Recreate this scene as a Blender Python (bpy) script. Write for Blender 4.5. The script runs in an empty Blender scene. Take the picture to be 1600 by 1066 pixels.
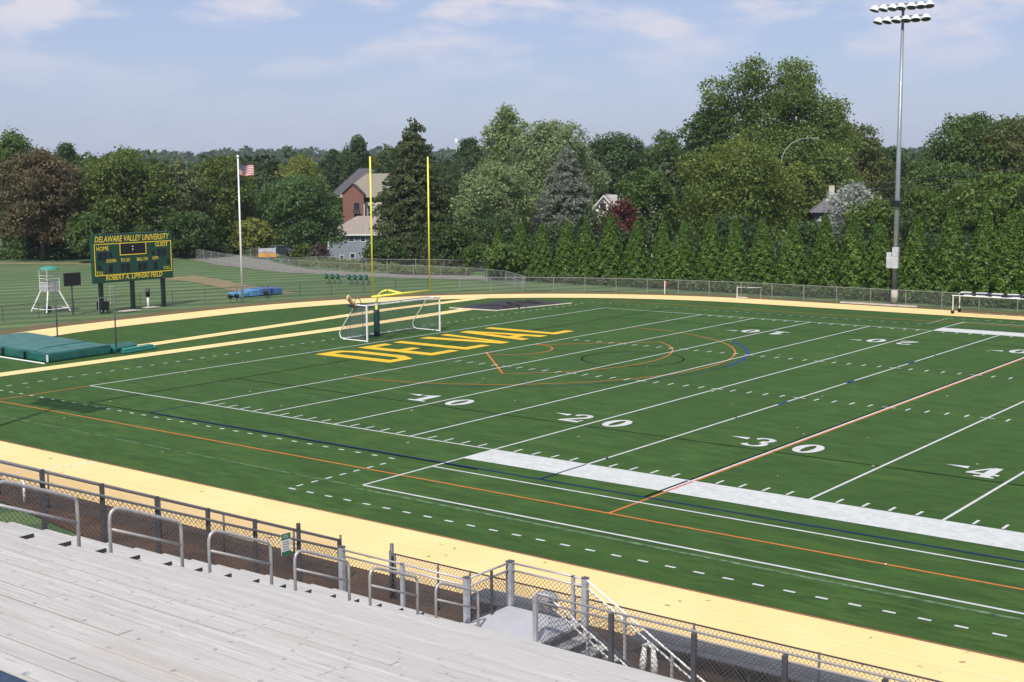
import bpy, math, random
import numpy as np
from mathutils import Matrix, Vector
random.seed(7)
S = bpy.context.scene
COL = S.collection
R = math.radians

# ------------------------------------------------------------------ camera
CAM = np.array([50.712, -40.3928, 11.0558])
YAW, PIT, ROL = -.6620, -.1276, -.0067
FWD = np.array([math.sin(YAW)*math.cos(PIT), math.cos(YAW)*math.cos(PIT), math.sin(PIT)])
_r = np.array([math.cos(YAW), -math.sin(YAW), 0.0]); _u = np.cross(_r, FWD)
RGT = _r*math.cos(ROL)+_u*math.sin(ROL); UPV = -_r*math.sin(ROL)+_u*math.cos(ROL)
cd = bpy.data.cameras.new('camera'); cam = bpy.data.objects.new('camera', cd); COL.objects.link(cam)
cd.sensor_width = 36; cd.lens = 36*2043.63/1600; cd.clip_start = .1; cd.clip_end = 9000
cam.matrix_world = Matrix(((RGT[0], UPV[0], -FWD[0], CAM[0]), (RGT[1], UPV[1], -FWD[1], CAM[1]),
                           (RGT[2], UPV[2], -FWD[2], CAM[2]), (0, 0, 0, 1)))
S.camera = cam

# ------------------------------------------------------------------ light
SUN_DIR = Vector((.42, -.908, 0)).normalized()          # towards the sun, on the ground plan
SUN_EL = R(50)
W = bpy.data.worlds.new('World'); S.world = W; W.use_nodes = True
nt = W.node_tree; nt.nodes.clear()
def wn(t, **k):
    n = nt.nodes.new(t)
    for a, b in k.items(): setattr(n, a, b)
    return n
out = wn('ShaderNodeOutputWorld'); bg = wn('ShaderNodeBackground'); bg.inputs[1].default_value = .13
sky = wn('ShaderNodeTexSky', sky_type='NISHITA', sun_disc=False)
sky.sun_elevation = SUN_EL; sky.sun_rotation = math.atan2(SUN_DIR.x, SUN_DIR.y)
sky.altitude = 100; sky.air_density = 1.0; sky.dust_density = 1.2; sky.ozone_density = 2.6
tc = wn('ShaderNodeTexCoord')
mp = wn('ShaderNodeMapping'); mp.inputs['Scale'].default_value = (10, 10, 30); mp.inputs['Location'].default_value = (3.3, 1.2, .4)
no = wn('ShaderNodeTexNoise'); no.inputs['Scale'].default_value = 1.0; no.inputs['Detail'].default_value = 7; no.inputs['Roughness'].default_value = .52
rp = wn('ShaderNodeMapRange', interpolation_type='SMOOTHSTEP'); rp.inputs[1].default_value = .44; rp.inputs[2].default_value = .63
sx = wn('ShaderNodeSeparateXYZ')
hr = wn('ShaderNodeMapRange', interpolation_type='SMOOTHSTEP'); hr.inputs[1].default_value = .055; hr.inputs[2].default_value = .125; hr.inputs[3].default_value = .16; hr.inputs[4].default_value = .95
mu = wn('ShaderNodeMath', operation='MULTIPLY')
tint = wn('ShaderNodeMix', data_type='RGBA', blend_type='MULTIPLY'); tint.inputs[0].default_value = 1
tint.inputs[7].default_value = (.97, .94, 1.08, 1)
mx = wn('ShaderNodeMix', data_type='RGBA'); mx.inputs[7].default_value = (5.9, 5.7, 6.35, 1)
L = nt.links.new
L(tc.outputs['Generated'], mp.inputs[0]); L(mp.outputs[0], no.inputs[0]); L(no.outputs[0], rp.inputs[0])
L(tc.outputs['Generated'], sx.inputs[0]); L(sx.outputs[2], hr.inputs[0])
L(rp.outputs[0], mu.inputs[0]); L(hr.outputs[0], mu.inputs[1])
lav = wn('ShaderNodeMix', data_type='RGBA'); lav.inputs[0].default_value = .55; lav.inputs[7].default_value = (3.35, 3.85, 5.4, 1)
L(sky.outputs[0], tint.inputs[6]); L(tint.outputs[2], lav.inputs[6]); L(lav.outputs[2], mx.inputs[6]); L(mu.outputs[0], mx.inputs[0])
L(mx.outputs[2], bg.inputs[0]); L(bg.outputs[0], out.inputs[0])
sd = bpy.data.lights.new('sun', 'SUN'); sd.energy = 4.6; sd.angle = R(.53); sd.color = (1, .945, .85)
so = bpy.data.objects.new('sun', sd); COL.objects.link(so)
sv = Vector((SUN_DIR.x*math.cos(SUN_EL), SUN_DIR.y*math.cos(SUN_EL), math.sin(SUN_EL)))
so.rotation_euler = sv.to_track_quat('Z', 'Y').to_euler(); so.location = (60, -60, 90)
S.view_settings.view_transform = 'Standard'; S.view_settings.look = 'None'
S.view_settings.gamma = 1; S.view_settings.exposure = 0; S.view_settings.use_curve_mapping = False
S.cycles.max_bounces = 6; S.cycles.diffuse_bounces = 3; S.cycles.glossy_bounces = 3
S.cycles.transmission_bounces = 4; S.cycles.transparent_max_bounces = 12; S.cycles.volume_bounces = 0
S.cycles.caustics_reflective = False; S.cycles.caustics_refractive = False

# ------------------------------------------------------------------ helpers
def props(o, label=None, cat=None, group=None, kind=None):
    if label: o['label'] = label
    if cat: o['category'] = cat
    if group: o['group'] = group
    if kind: o['kind'] = kind
    return o
def empty(name, loc=(0, 0, 0), label=None, cat=None, group=None, rz=0, kind=None):
    o = bpy.data.objects.new(name, None); COL.objects.link(o); o.location = loc; o.rotation_euler.z = rz
    o.empty_display_size = .3
    return props(o, label, cat, group, kind)
def copy_tree(o, parent=None):
    c = o.copy(); COL.objects.link(c)
    if parent: c.parent = parent
    for ch in list(o.children): copy_tree(ch, c)
    return c

class MB:
    """Collects shapes; build() links them as one mesh object."""
    def __init__(s): s.v = []; s.f = []; s.n = 0
    def add(s, V, F):
        s.v.extend([tuple(p) for p in V]); s.f.extend([tuple(i+s.n for i in f) for f in F]); s.n += len(V); return s
    def box(s, c, d, rz=0, tilt=None):
        x, y, z = d[0]/2, d[1]/2, d[2]/2
        V = [Vector((a, b, e)) for a in (-x, x) for b in (-y, y) for e in (-z, z)]
        m = Matrix.Rotation(rz, 3, 'Z')
        if tilt: m = m @ Matrix.Rotation(tilt[0], 3, tilt[1])
        V = [m @ p + Vector(c) for p in V]
        return s.add(V, [(0, 1, 3, 2), (4, 6, 7, 5), (0, 4, 5, 1), (2, 3, 7, 6), (0, 2, 6, 4), (1, 5, 7, 3)])
    def bb(s, x0, x1, y0, y1, z0, z1):
        return s.box(((x0+x1)/2, (y0+y1)/2, (z0+z1)/2), (x1-x0, y1-y0, z1-z0))
    def tube(s, pts, r, n=8, cap=True, closed=False):
        pts = [Vector(p) for p in pts]; k = len(pts); rr = r if isinstance(r, (list, tuple)) else [r]*k
        V = []; F = []; ref = None
        for i, p in enumerate(pts):
            if closed: t = (pts[(i+1) % k]-pts[i-1])
            else: t = (pts[min(i+1, k-1)]-pts[max(i-1, 0)])
            t.normalize()
            if ref is None: ref = Vector((0, 0, 1)) if abs(t.z) < .9 else Vector((1, 0, 0))
            a = t.cross(ref).normalized(); b = t.cross(a).normalized(); ref = -b if b.dot(ref) < 0 else b
            a = t.cross(ref).normalized(); b = t.cross(a)
            for j in range(n):
                th = 2*math.pi*j/n; V.append(p+(a*math.cos(th)+b*math.sin(th))*rr[i])
        for i in range(k if closed else k-1):
            for j in range(n):
                i2 = (i+1) % k; F.append((i*n+j, i*n+(j+1) % n, i2*n+(j+1) % n, i2*n+j))
        if cap and not closed: F.append(tuple(range(n))[::-1]); F.append(tuple((k-1)*n+j for j in range(n)))
        return s.add(V, F)
    def lathe(s, c, prof, n=16, axis='Z'):
        V = []; F = []
        for (r, z) in prof:
            for j in range(n):
                th = 2*math.pi*j/n; q = Vector((r*math.cos(th), r*math.sin(th), z))
                if axis == 'X': q = Vector((q.z, q.x, q.y))
                if axis == 'Y': q = Vector((q.x, q.z, q.y))
                V.append(q+Vector(c))
        k = len(prof)
        for i in range(k-1):
            for j in range(n): F.append((i*n+j, i*n+(j+1) % n, (i+1)*n+(j+1) % n, (i+1)*n+j))
        F.append(tuple(range(n))[::-1]); F.append(tuple((k-1)*n+j for j in range(n)))
        return s.add(V, F)
    def poly(s, P, z=None):
        P = [(p[0], p[1], z if z is not None else p[2]) for p in P]
        return s.add(P, [tuple(range(len(P)))])
    def strip(s, A, B):                       # quad strip between two polylines
        V = list(A)+list(B); n = len(A)
        return s.add(V, [(i, i+1, n+i+1, n+i) for i in range(n-1)])
    def slab(s, P, z0, z1):                   # extruded outline
        n = len(P); V = [(p[0], p[1], z0) for p in P]+[(p[0], p[1], z1) for p in P]
        F = [tuple(range(n))[::-1], tuple(range(n, 2*n))]+[(i, (i+1) % n, n+(i+1) % n, n+i) for i in range(n)]
        return s.add(V, F)
    def mesh(s, name, mat, smooth=False, off=None):
        V = s.v
        if off is not None: V = [(p[0]-off[0], p[1]-off[1], p[2]-off[2]) for p in V]
        m = bpy.data.meshes.new(name); m.from_pydata(V, [], s.f); m.update()
        if mat: m.materials.append(mat)
        if smooth: m.polygons.foreach_set('use_smooth', [True]*len(m.polygons))
        return m
    def build(s, name, mat, parent=None, smooth=False, off=None, bevel=0, **k):
        if off is None and parent is not None and parent.type == 'EMPTY' and not parent.parent and k.pop('world', True):
            off = parent.location
        k.pop('world', None)
        o = bpy.data.objects.new(name, s.mesh(name, mat, smooth, off)); COL.objects.link(o)
        if parent is not None:
            o.parent = parent
        if bevel:
            b = o.modifiers.new('bevel', 'BEVEL'); b.width = bevel; b.segments = 2; b.limit_method = 'ANGLE'
        return props(o, **k)

def mesh_np(name, V, F, mat, var=None):
    m = bpy.data.meshes.new(name); V = np.asarray(V, np.float32); F = np.asarray(F, np.int32)
    m.vertices.add(len(V)); m.vertices.foreach_set('co', V.ravel())
    k = F.shape[1]; m.loops.add(F.size); m.loops.foreach_set('vertex_index', F.ravel())
    m.polygons.add(len(F)); m.polygons.foreach_set('loop_start', np.arange(0, F.size, k, dtype=np.int32))
    m.polygons.foreach_set('loop_total', np.full(len(F), k, np.int32))
    if var is not None:
        a = m.attributes.new('leafvar', 'FLOAT', 'FACE'); a.data.foreach_set('value', np.asarray(var, np.float32))
    m.update(calc_edges=True)
    if mat: m.materials.append(mat)
    return m
def link(name, m, parent=None, **k):
    o = bpy.data.objects.new(name, m); COL.objects.link(o)
    if parent is not None: o.parent = parent
    return props(o, **k)

# ------------------------------------------------------------------ materials
def newmat(name):
    m = bpy.data.materials.new(name); m.use_nodes = True; m.node_tree.nodes.clear()
    return m, m.node_tree
def nd(t, typ, ins=None, **k):
    n = t.nodes.new(typ)
    for a, b in k.items(): setattr(n, a, b)
    if ins:
        for a, b in ins.items():
            if hasattr(b, 'is_output'): t.links.new(b, n.inputs[a])
            else: n.inputs[a].default_value = b
    return n
def noise(t, scale, detail=4, rough=.55, vec=None, stretch=None, coord='Object'):
    v = vec
    if v is None:
        v = nd(t, 'ShaderNodeTexCoord').outputs[coord]
    if stretch: v = nd(t, 'ShaderNodeMapping', {0: v, 'Scale': stretch}).outputs[0]
    return nd(t, 'ShaderNodeTexNoise', {'Vector': v, 'Scale': scale, 'Detail': detail, 'Roughness': rough}).outputs[0]
def ramp(t, fac, a, b, lo=0., hi=1.):
    return nd(t, 'ShaderNodeMapRange', {0: fac, 1: a, 2: b, 3: lo, 4: hi}, interpolation_type='SMOOTHSTEP').outputs[0]
def mixc(t, fac, a, b, mode='MIX'):
    n = nd(t, 'ShaderNodeMix', data_type='RGBA', blend_type=mode)
    for i, v in ((0, fac), (6, a), (7, b)):
        if hasattr(v, 'is_output'): t.links.new(v, n.inputs[i])
        else: n.inputs[i].default_value = v if i == 0 else (*v, 1) if len(v) == 3 else v
    return n.outputs[2]
def finish(t, color, rough=.6, metal=0., bump=None, bstr=.2, bdist=.02, spec=.5, sheen=0., coat=0.):
    p = nd(t, 'ShaderNodeBsdfPrincipled')
    for nm, v in (('Base Color', color), ('Roughness', rough), ('Metallic', metal), ('Specular IOR Level', spec), ('Sheen Weight', sheen), ('Coat Weight', coat)):
        if hasattr(v, 'is_output'): t.links.new(v, p.inputs[nm])
        elif nm == 'Base Color': p.inputs[nm].default_value = (*v, 1)
        else: p.inputs[nm].default_value = v
    if bump is not None:
        b = nd(t, 'ShaderNodeBump', {'Height': bump, 'Strength': bstr, 'Distance': bdist}); t.links.new(b.outputs[0], p.inputs['Normal'])
    o = nd(t, 'ShaderNodeOutputMaterial', {0: p.outputs[0]})
    return p
_mc = {}
def M(name, c, rough=.55, metal=0., var=.18, scale=2.5, bump=.0, spec=.5, coord='Object'):
    if name in _mc: return _mc[name]
    m, t = newmat(name)
    n = noise(t, scale, 5, .6, coord=coord); n2 = noise(t, scale*9, 3, .6, coord=coord)
    k = ramp(t, n, .3, .7); dark = tuple(x*(1-var) for x in c); light = tuple(min(1, x*(1+var*.6)) for x in c)
    col = mixc(t, k, dark, light); col = mixc(t, ramp(t, n2, .35, .75, 0, .35), col, tuple(x*(1-var*1.3) for x in c))
    r = ramp(t, n2, .2, .8, max(.05, rough-.12), min(1, rough+.12))
    finish(t, col, r, metal, n2 if bump else None, bump, .01, spec)
    _mc[name] = m; return m

def turf_mat():
    m, t = newmat('turf'); tc = nd(t, 'ShaderNodeTexCoord').outputs['Object']
    big = noise(t, .07, 3, .5, tc); mid = noise(t, .5, 4, .6, tc, (1, 2.2, 1)); st = noise(t, 2.4, 5, .65, tc, (.35, 1.6, 1)); fine = noise(t, 26, 3, .7, tc)
    c = mixc(t, ramp(t, big, .4, .6), (.038, .082, .018), (.050, .100, .023))
    c = mixc(t, ramp(t, noise(t, .25, 1, .3, tc, (1, .01, 1)), .47, .53, 0, .30), c, (.030, .064, .014))
    c = mixc(t, ramp(t, mid, .35, .65, 0, .8), c, (.026, .056, .012))
    c = mixc(t, ramp(t, st, .40, .68, 0, .8), c, (.015, .034, .008))
    c = mixc(t, ramp(t, noise(t, .22, 6, .75, tc, (.5, 3.2, 1)), .5, .66, 0, .55), c, (.055, .10, .02))
    c = mixc(t, ramp(t, fine, .45, .75, 0, .7), c, (.066, .112, .032))
    c = mixc(t, ramp(t, noise(t, 11, 3, .7, tc), .5, .8, 0, .5), c, (.009, .021, .005))
    p = finish(t, c, .9, 0, fine, .5, .02, .05, .14); p.inputs['Sheen Tint'].default_value = (.45, .9, .35, 1); p.inputs['Sheen Roughness'].default_value = .45; return m
def grass_mat():
    m, t = newmat('field_grass'); tc = nd(t, 'ShaderNodeTexCoord').outputs['Object']
    big = noise(t, .045, 4, .6, tc); mid = noise(t, .4, 5, .65, tc); fine = noise(t, 7, 4, .7, tc)
    c = mixc(t, ramp(t, big, .38, .66), (.075, .130, .034), (.110, .165, .046))
    mapv = nd(t, 'ShaderNodeMapping', {0: tc, 'Rotation': (0, 0, R(25))}).outputs[0]
    wv = nd(t, 'ShaderNodeTexWave', {'Vector': mapv, 'Scale': .085, 'Distortion': .6, 'Detail': 2}, wave_profile='SIN').outputs[1]
    c = mixc(t, ramp(t, wv, .35, .65, 0, .9), c, (.034, .082, .020))
    c = mixc(t, ramp(t, mid, .5, .75, 0, .55), c, (.17, .16, .07))
    c = mixc(t, ramp(t, fine, .45, .8, 0, .5), c, (.06, .09, .028))
    finish(t, c, .9, 0, fine, .5, .05, .15, .1); return m
def dirt_mat(name, a, b, c3, fscale=9):
    m, t = newmat(name); tc = nd(t, 'ShaderNodeTexCoord').outputs['Object']
    c = mixc(t, ramp(t, noise(t, .6, 5, .65, tc), .35, .65), a, b)
    c = mixc(t, ramp(t, noise(t, fscale, 4, .75, tc), .45, .7, 0, .75), c, c3)
    f = noise(t, fscale*3, 3, .8, tc)
    c = mixc(t, ramp(t, f, .5, .8, 0, .6), c, tuple(x*.45 for x in a))
    finish(t, c, .95, 0, f, .9, .05, .15); return m
def track_mat():
    m, t = newmat('track_surface'); tc = nd(t, 'ShaderNodeTexCoord').outputs['Object']
    c = mixc(t, ramp(t, noise(t, .35, 4, .6, tc), .35, .7), (.80, .565, .255), (.83, .605, .295))
    c = mixc(t, ramp(t, noise(t, 1.2, 6, .7, tc, (.25, 1.5, 1)), .52, .8, 0, .35), c, (.70, .48, .19))
    f = noise(t, 60, 3, .8, tc)
    c = mixc(t, ramp(t, f, .5, .8, 0, .3), c, (.62, .45, .22))
    c = mixc(t, ramp(t, noise(t, 3.3, 2, .5, tc), .76, .79, 0, .6), c, (.35, .27, .16))
    finish(t, c, .85, 0, f, .3, .01, .2); return m
def alu_mat(name, base, streak=1., metal=.35, rough=.48):
    m, t = newmat(name); tc = nd(t, 'ShaderNodeTexCoord').outputs['Object']
    info = nd(t, 'ShaderNodeObjectInfo').outputs['Random']
    a = noise(t, 1.1, 6, .7, tc, (.35, 9, 9)); b = noise(t, 3, 4, .6, tc, (1, 14, 6))
    c = mixc(t, ramp(t, a, .38, .62, 0, .8*streak), base, tuple(x*.80 for x in base))
    c = mixc(t, ramp(t, b, .52, .72, 0, .75*streak), c, tuple(x*.62 for x in base))
    c = mixc(t, ramp(t, info, 0, 1, 0, .7), c, tuple(x*.84 for x in base))
    c = mixc(t, ramp(t, noise(t, 7, 3, .6, tc), .70, .76, 0, .5), c, tuple(x*.5 for x in base))
    ln = noise(t, 1, 5, .8, tc, (.5, 75, 20)); c = mixc(t, ramp(t, ln, .56, .66, 0, .75*streak), c, tuple(x*.52 for x in base)); c = mixc(t, ramp(t, ln, .40, .30, 0, .6), c, tuple(min(.85, x*1.22) for x in base))
    c = mixc(t, ramp(t, noise(t, .45, 4, .6, tc, (1, 1.5, 1)), .55, .72, 0, .5), c, (base[0]*.78, base[1]*.74, base[2]*.66))
    finish(t, c, ramp(t, b, .2, .8, rough-.1, rough+.15), metal, noise(t, 40, 2, .5, tc, (.1, 1, 1)), .06, .004, .5); return m
def leaf_mat(name, a, b, hi, trans=.32, pos=.25):
    g_ = {'silverw': 1.0, 'arb': 2.0, 'far': .95, 'weeds': 1.1, 'silver': 1.6, 'pale': 1.55}.get(name, 1.55); k_ = (1, 1, 1) if name in ('silverw', 'blue', 'red', 'purple', 'rust') else (1.04, 1.10, .70); a, b, hi = [tuple(min(.8, q*g_*w_) for q, w_ in zip(c_, k_)) for c_ in (a, b, hi)]
    m, t = newmat('leaf_'+name); at = nd(t, 'ShaderNodeAttribute', attribute_name='leafvar').outputs['Fac']
    tc = nd(t, 'ShaderNodeTexCoord').outputs['Object']
    oi = nd(t, 'ShaderNodeObjectInfo').outputs['Random']
    c = mixc(t, ramp(t, noise(t, pos, 3, .6, tc), .35, .65), a, b)
    c = mixc(t, ramp(t, at, .55, 1., 0, .85), c, hi)
    c = mixc(t, ramp(t, at, .0, .4, .5, 0), c, tuple(x*.55 for x in a))
    c = mixc(t, ramp(t, oi, 0, 1, 0, .38), c, tuple(x*.75 for x in b))
    p = nd(t, 'ShaderNodeBsdfPrincipled', {'Base Color': c, 'Roughness': .55, 'Specular IOR Level': .35})
    tr = nd(t, 'ShaderNodeBsdfTranslucent', {0: mixc(t, .5, c, tuple(min(1, x*1.5) for x in hi))})
    ms = nd(t, 'ShaderNodeMixShader', {0: trans, 1: p.outputs[0], 2: tr.outputs[0]})
    nd(t, 'ShaderNodeOutputMaterial', {0: ms.outputs[0]}); return m

def paint_mat(name, c, wear=.5):
    m, t = newmat(name); tc = nd(t, 'ShaderNodeTexCoord').outputs['Object']
    col = mixc(t, ramp(t, noise(t, 3, 4, .6, tc), .3, .7), tuple(x*.86 for x in c), c)
    fib = noise(t, 34, 4, .8, tc); pat = noise(t, 1.1, 4, .65, tc)
    th = nd(t, 'ShaderNodeMath', {0: fib, 1: ramp(t, pat, .3, .75, -.02, .10)}, operation='ADD').outputs[0]
    col = mixc(t, ramp(t, th, .60, .70, 0, wear), col, (.035, .07, .018))
    finish(t, col, .95, 0, fib, .4, .01, .04); return m
TURF = turf_mat(); GRASS = grass_mat(); TRACK = track_mat()
MULCH = dirt_mat('mulch', (.085, .052, .038), (.13, .082, .058), (.045, .03, .024), 8)
VERGE = dirt_mat('dry_verge', (.175, .125, .072), (.13, .12, .055), (.10, .075, .045), 5)
PATH = dirt_mat('worn_dirt', (.27, .21, .135), (.20, .175, .09), (.12, .12, .05), 4)
GRAVEL = dirt_mat('gravel', (.245, .235, .215), (.20, .195, .17), (.14, .14, .11), 6)
ALU = alu_mat('weathered_aluminium', (.60, .582, .548), 1.35, .2); ALUD = alu_mat('worn_footboard', (.47, .455, .42), 1.2, .2)
GALV = M('galvanised_steel', (.44, .46, .50), .5, .25, .2, 6); RAIL = M('rail_pipe', (.46, .45, .45), .45, .3, .15, 8); FARRAIL = M('far_rail', (.30, .31, .30), .6, .1, .1, 3)
DARKST = M('dark_steel', (.10, .105, .12), .5, .3, .25, 5); WHITE = M('white_paint', (.78, .78, .76), .45, 0, .08, 3)
WIRE = M('chain_link_wire', (.095, .095, .10), .6, .2, .1, 4); WIREL = M('pale_chain_link_wire', (.36, .37, .37), .5, .4, .1, 4)
LWHITE = paint_mat('line_white', (.545, .57, .565), .55); LORANGE = paint_mat('line_orange', (.56, .19, .06), .55)
LBLUE = M('line_navy', (.012, .028, .11), .9, 0, .2, 4, 0, .04); LBLACK = M('line_black', (.006, .010, .007), .9, 0, .3, 4, 0, .03)
LYEL = paint_mat('line_gold', (.76, .47, .05), .55); LRED = M('line_red', (.55, .07, .06), .7, 0, .2, 4); LFAINT = M('line_worn_white', (.12, .20, .11), .9, 0, .6, 3, 0, .04)
GREEN = M('board_green', (.006, .055, .036), .45, 0, .15, 1.5); YEL = M('board_yellow', (.85, .66, .05), .5, 0, .05, 2)
BLACK = M('black_panel', (.008, .009, .014), .35, 0, .2, 2); GPYEL = M('goal_post_yellow', (.78, .73, .10), .4, 0, .06, 2)
CONC = M('concrete', (.50, .45, .38), .9, 0, .2, 3, .3); BROWN = M('rusty_brown_edge', (.25, .10, .05), .9, 0, .2, 3)
BARK = M('bark', (.10, .078, .058), .95, 0, .35, 2, .6)
LM = {k: leaf_mat(k, *v) for k, v in {
    'green': ((.035, .062, .022), (.050, .080, .026), (.095, .135, .045)),
    'dark': ((.024, .046, .017), (.034, .060, .020), (.075, .110, .036)),
    'darkround': ((.030, .058, .026), (.042, .078, .032), (.11, .15, .07)),
    'olive': ((.042, .064, .020), (.058, .080, .024), (.13, .15, .05)),
    'rust': ((.056, .050, .024), (.078, .060, .030), (.13, .11, .05)),
    'grey': ((.060, .075, .048), (.080, .095, .060), (.14, .15, .10)),
    'yellow': ((.085, .105, .030), (.12, .125, .035), (.19, .19, .06)),
    'conifer': ((.030, .046, .022), (.044, .058, .026), (.085, .095, .045)),
    'silver': ((.075, .098, .062), (.105, .130, .085), (.24, .27, .19)),
    'pale': ((.075, .105, .058), (.10, .13, .07), (.20, .24, .14)),
    'blue': ((.085, .100, .075), (.115, .130, .100), (.21, .22, .18)),
    'pine': ((.030, .055, .030), (.042, .072, .034), (.08, .12, .05)),
    'red': ((.060, .016, .016), (.085, .024, .022), (.14, .05, .04)),
    'bright': ((.036, .062, .018), (.052, .082, .022), (.27, .31, .13)),
    'autumn': ((.040, .072, .018), (.066, .092, .024), (.20, .20, .06)),
    'brownish': ((.044, .058, .024), (.062, .068, .028), (.13, .13, .05)),
    'silverw': ((.22, .25, .21), (.30, .33, .29), (.52, .54, .50)),
    'fresh': ((.040, .068, .018), (.055, .086, .022), (.12, .16, .045)),
    'deep': ((.014, .028, .010), (.020, .038, .013), (.045, .07, .024)),
    'purple': ((.045, .030, .032), (.06, .04, .04), (.09, .07, .06)),
    'arb': ((.030, .062, .014), (.048, .082, .020), (.11, .15, .035)),
    'far': ((.030, .052, .026), (.044, .070, .032), (.09, .12, .055)),
    'weeds': ((.070, .090, .035), (.10, .115, .05), (.18, .19, .09)),
}.items()}

# ------------------------------------------------------------------ terrain and ground sheets
VN = np.array([math.sin(YAW), math.cos(YAW)])
def terr(x, y):
    s = (x-CAM[0])*VN[0]+(y-CAM[1])*VN[1]
    l = (x-CAM[0])*VN[1]-(y-CAM[1])*VN[0]; q_ = np.clip((l+36)/8, 0, 1)*np.clip((40-l)/20, 0, 1)
    t = np.clip((s-178+21*q_)/40, 0, 1); h = -4.5*t*t*(3-2*t)
    r = np.hypot(x-CAM[0], y-CAM[1]); q = np.clip((r-420)/1500, 0, 1)
    h = h + q*q*(3-2*q)*(20+9*np.sin(x*.0031+1.3)*np.cos(y*.0027)+7*np.sin((x-y)*.0052))*np.where(s > 0, 1, .4)
    return h
gx = np.concatenate([np.linspace(-4500, -500, 34), np.linspace(-470, 300, 130), np.linspace(340, 3600, 24)])
gy = np.concatenate([np.linspace(-1500, -160, 12), np.linspace(-140, 470, 110), np.linspace(510, 4700, 40)])
X, Y = np.meshgrid(gx, gy); Z = terr(X, Y)-.06
nx, ny = len(gx), len(gy); I = np.arange(nx*ny).reshape(ny, nx)
Fq = np.stack([I[:-1, :-1], I[:-1, 1:], I[1:, 1:], I[1:, :-1]], -1).reshape(-1, 4)
gm = mesh_np('ground', np.stack([X, Y, Z], -1).reshape(-1, 3), Fq, GRASS)
gm.polygons.foreach_set('use_smooth', [True]*len(gm.polygons))
link('ground', gm, kind='structure')

def ring(off, n=16):
    """outline of the turf D, pushed out by off: far straight -> end -> near straight"""
    P = [(64, 58.8+off), (30, 58.8+off)]
    for i in range(n+1):
        a = R(90+90*i/n); P.append((-1.2+(30+off)*math.cos(a), 28.8+(30+off)*math.sin(a)))
    for i in range(n+1):
        a = R(180+90*i/n); P.append((-1.2+(30+off)*math.cos(a), 19.1+(30+off)*math.sin(a)))
    P += [(30, -10.9-off), (64, -10.9-off)]
    return P
def sheet_between(name, a, b, z, mat):
    A = ring(a); B = ring(b); mb = MB(); mb.strip([(p[0], p[1], z) for p in A], [(p[0], p[1], z) for p in B])
    return mb.build(name, mat, kind='structure')
turf = MB().poly(ring(0), 0.0).build('turf', TURF, kind='structure')
T2 = MB().strip([(p[0], p[1], .008) for p in ring(-.05)], [(p[0], p[1], .008) for p in ring(.03)]).build('track_edge_line', BROWN, turf, world=False)
sheet_between('running_track', .03, 3.85, .0, TRACK)
tl = empty('track_markings', (0, 0, 0), kind='structure')
for k, o_ in enumerate((1.25, 2.5)):
    MB().strip([(p[0], p[1], .006) for p in ring(o_)], [(p[0], p[1], .006) for p in ring(o_+.05)]).build('lane_line', M('faded_lane', (.90, .71, .41), .85, 0, .03, .6), tl)
MB().poly([(6.2, -14.6), (6.28, -14.6), (7.2, -10.9), (7.12, -10.9)], .006).build('finish_line', WHITE, tl)

def noisy(P, amp, seed=0, sub=3):
    rg = random.Random(seed); Q = []
    for i in range(len(P)):
        a, b = P[i], P[(i+1) % len(P)]
        for j in range(sub):
            t = j/sub; Q.append((a[0]+(b[0]-a[0])*t+rg.uniform(-amp, amp), a[1]+(b[1]-a[1])*t+rg.uniform(-amp, amp)))
    return Q
FAR_FENCE = [(-41.3, 2), (-41.5, 10), (-41.6, 17), (-41.5, 24), (-40.8, 31), (-39.3, 38), (-37.3, 44), (-34.2, 49.6), (-29.6, 54.6), (-24, 58.4), (-18, 61.2), (-12, 63), (-5, 64.1), (12, 64.5), (64, 64.5)]
A = ring(3.85)[:19][::-1]
mb = MB(); fa = []
RO = [p for p in ring(3.85)]
RV = []
rg = random.Random(3)
for p in ring(3.85):
    # verge width grows round the far-left corner, narrow along the straights
    w = 1.3 if p[0] > 5 else 2.4
    if p[1] < -3: w = 1.0
    n_ = Vector((p[0]+1.2, p[1]-24, 0)).normalized()
    if p[0] > 0: n_ = Vector((0, 1 if p[1] > 24 else -1, 0))
    RV.append((p[0]+n_.x*(w+rg.uniform(-.4, .4)), p[1]+n_.y*(w+rg.uniform(-.4, .4))))
MB().strip([(p[0], p[1], -.02) for p in RO], [(p[0], p[1], -.028) for p in RV]).build('dry_verge', VERGE, kind='structure')
MB().poly([(4, -14.73), (64, -14.73), (64, -20.4), (22, -20.4), (17, -17.6), (10, -16.6), (2, -16.3)][::-1], -.012).build('mulch_strip', MULCH, kind='structure')
MB().poly([(24, -20.4), (66, -20.4), (66, -46), (28, -46)][::-1], -.03).build('dirt_under_stands', MULCH, kind='structure')
MB().poly(noisy([(-68, 48.5), (-58, 46.5), (-45.5, 41.5), (-42.4, 41.5), (-40.5, 44.2), (-46, 45.3), (-58, 49.8), (-67, 52.6)], .35, 2), -.03).build('worn_dirt_path', PATH, kind='structure')
MB().poly(noisy([(-97, 73), (-78, 65.5), (-62, 61.8), (-50, 62.0), (-38, 65.2), (-33.5, 66.5), (-36, 70), (-44, 69.2), (-50.5, 66.5), (-63, 66.6), (-80, 75), (-96, 82)], .4, 5), -.034).build('gravel_road', GRAVEL, kind='structure')
MB().poly(noisy([(-50.9, 66.9), (-47, 66.4), (-41, 69.6), (-43, 73), (-47.5, 73.5), (-52.5, 71.5)], .25, 6), -.03).build('dark_soil_bed', dirt_mat('dark_soil', (.035, .032, .028), (.055, .045, .038), (.08, .07, .04)), kind='structure')
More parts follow.
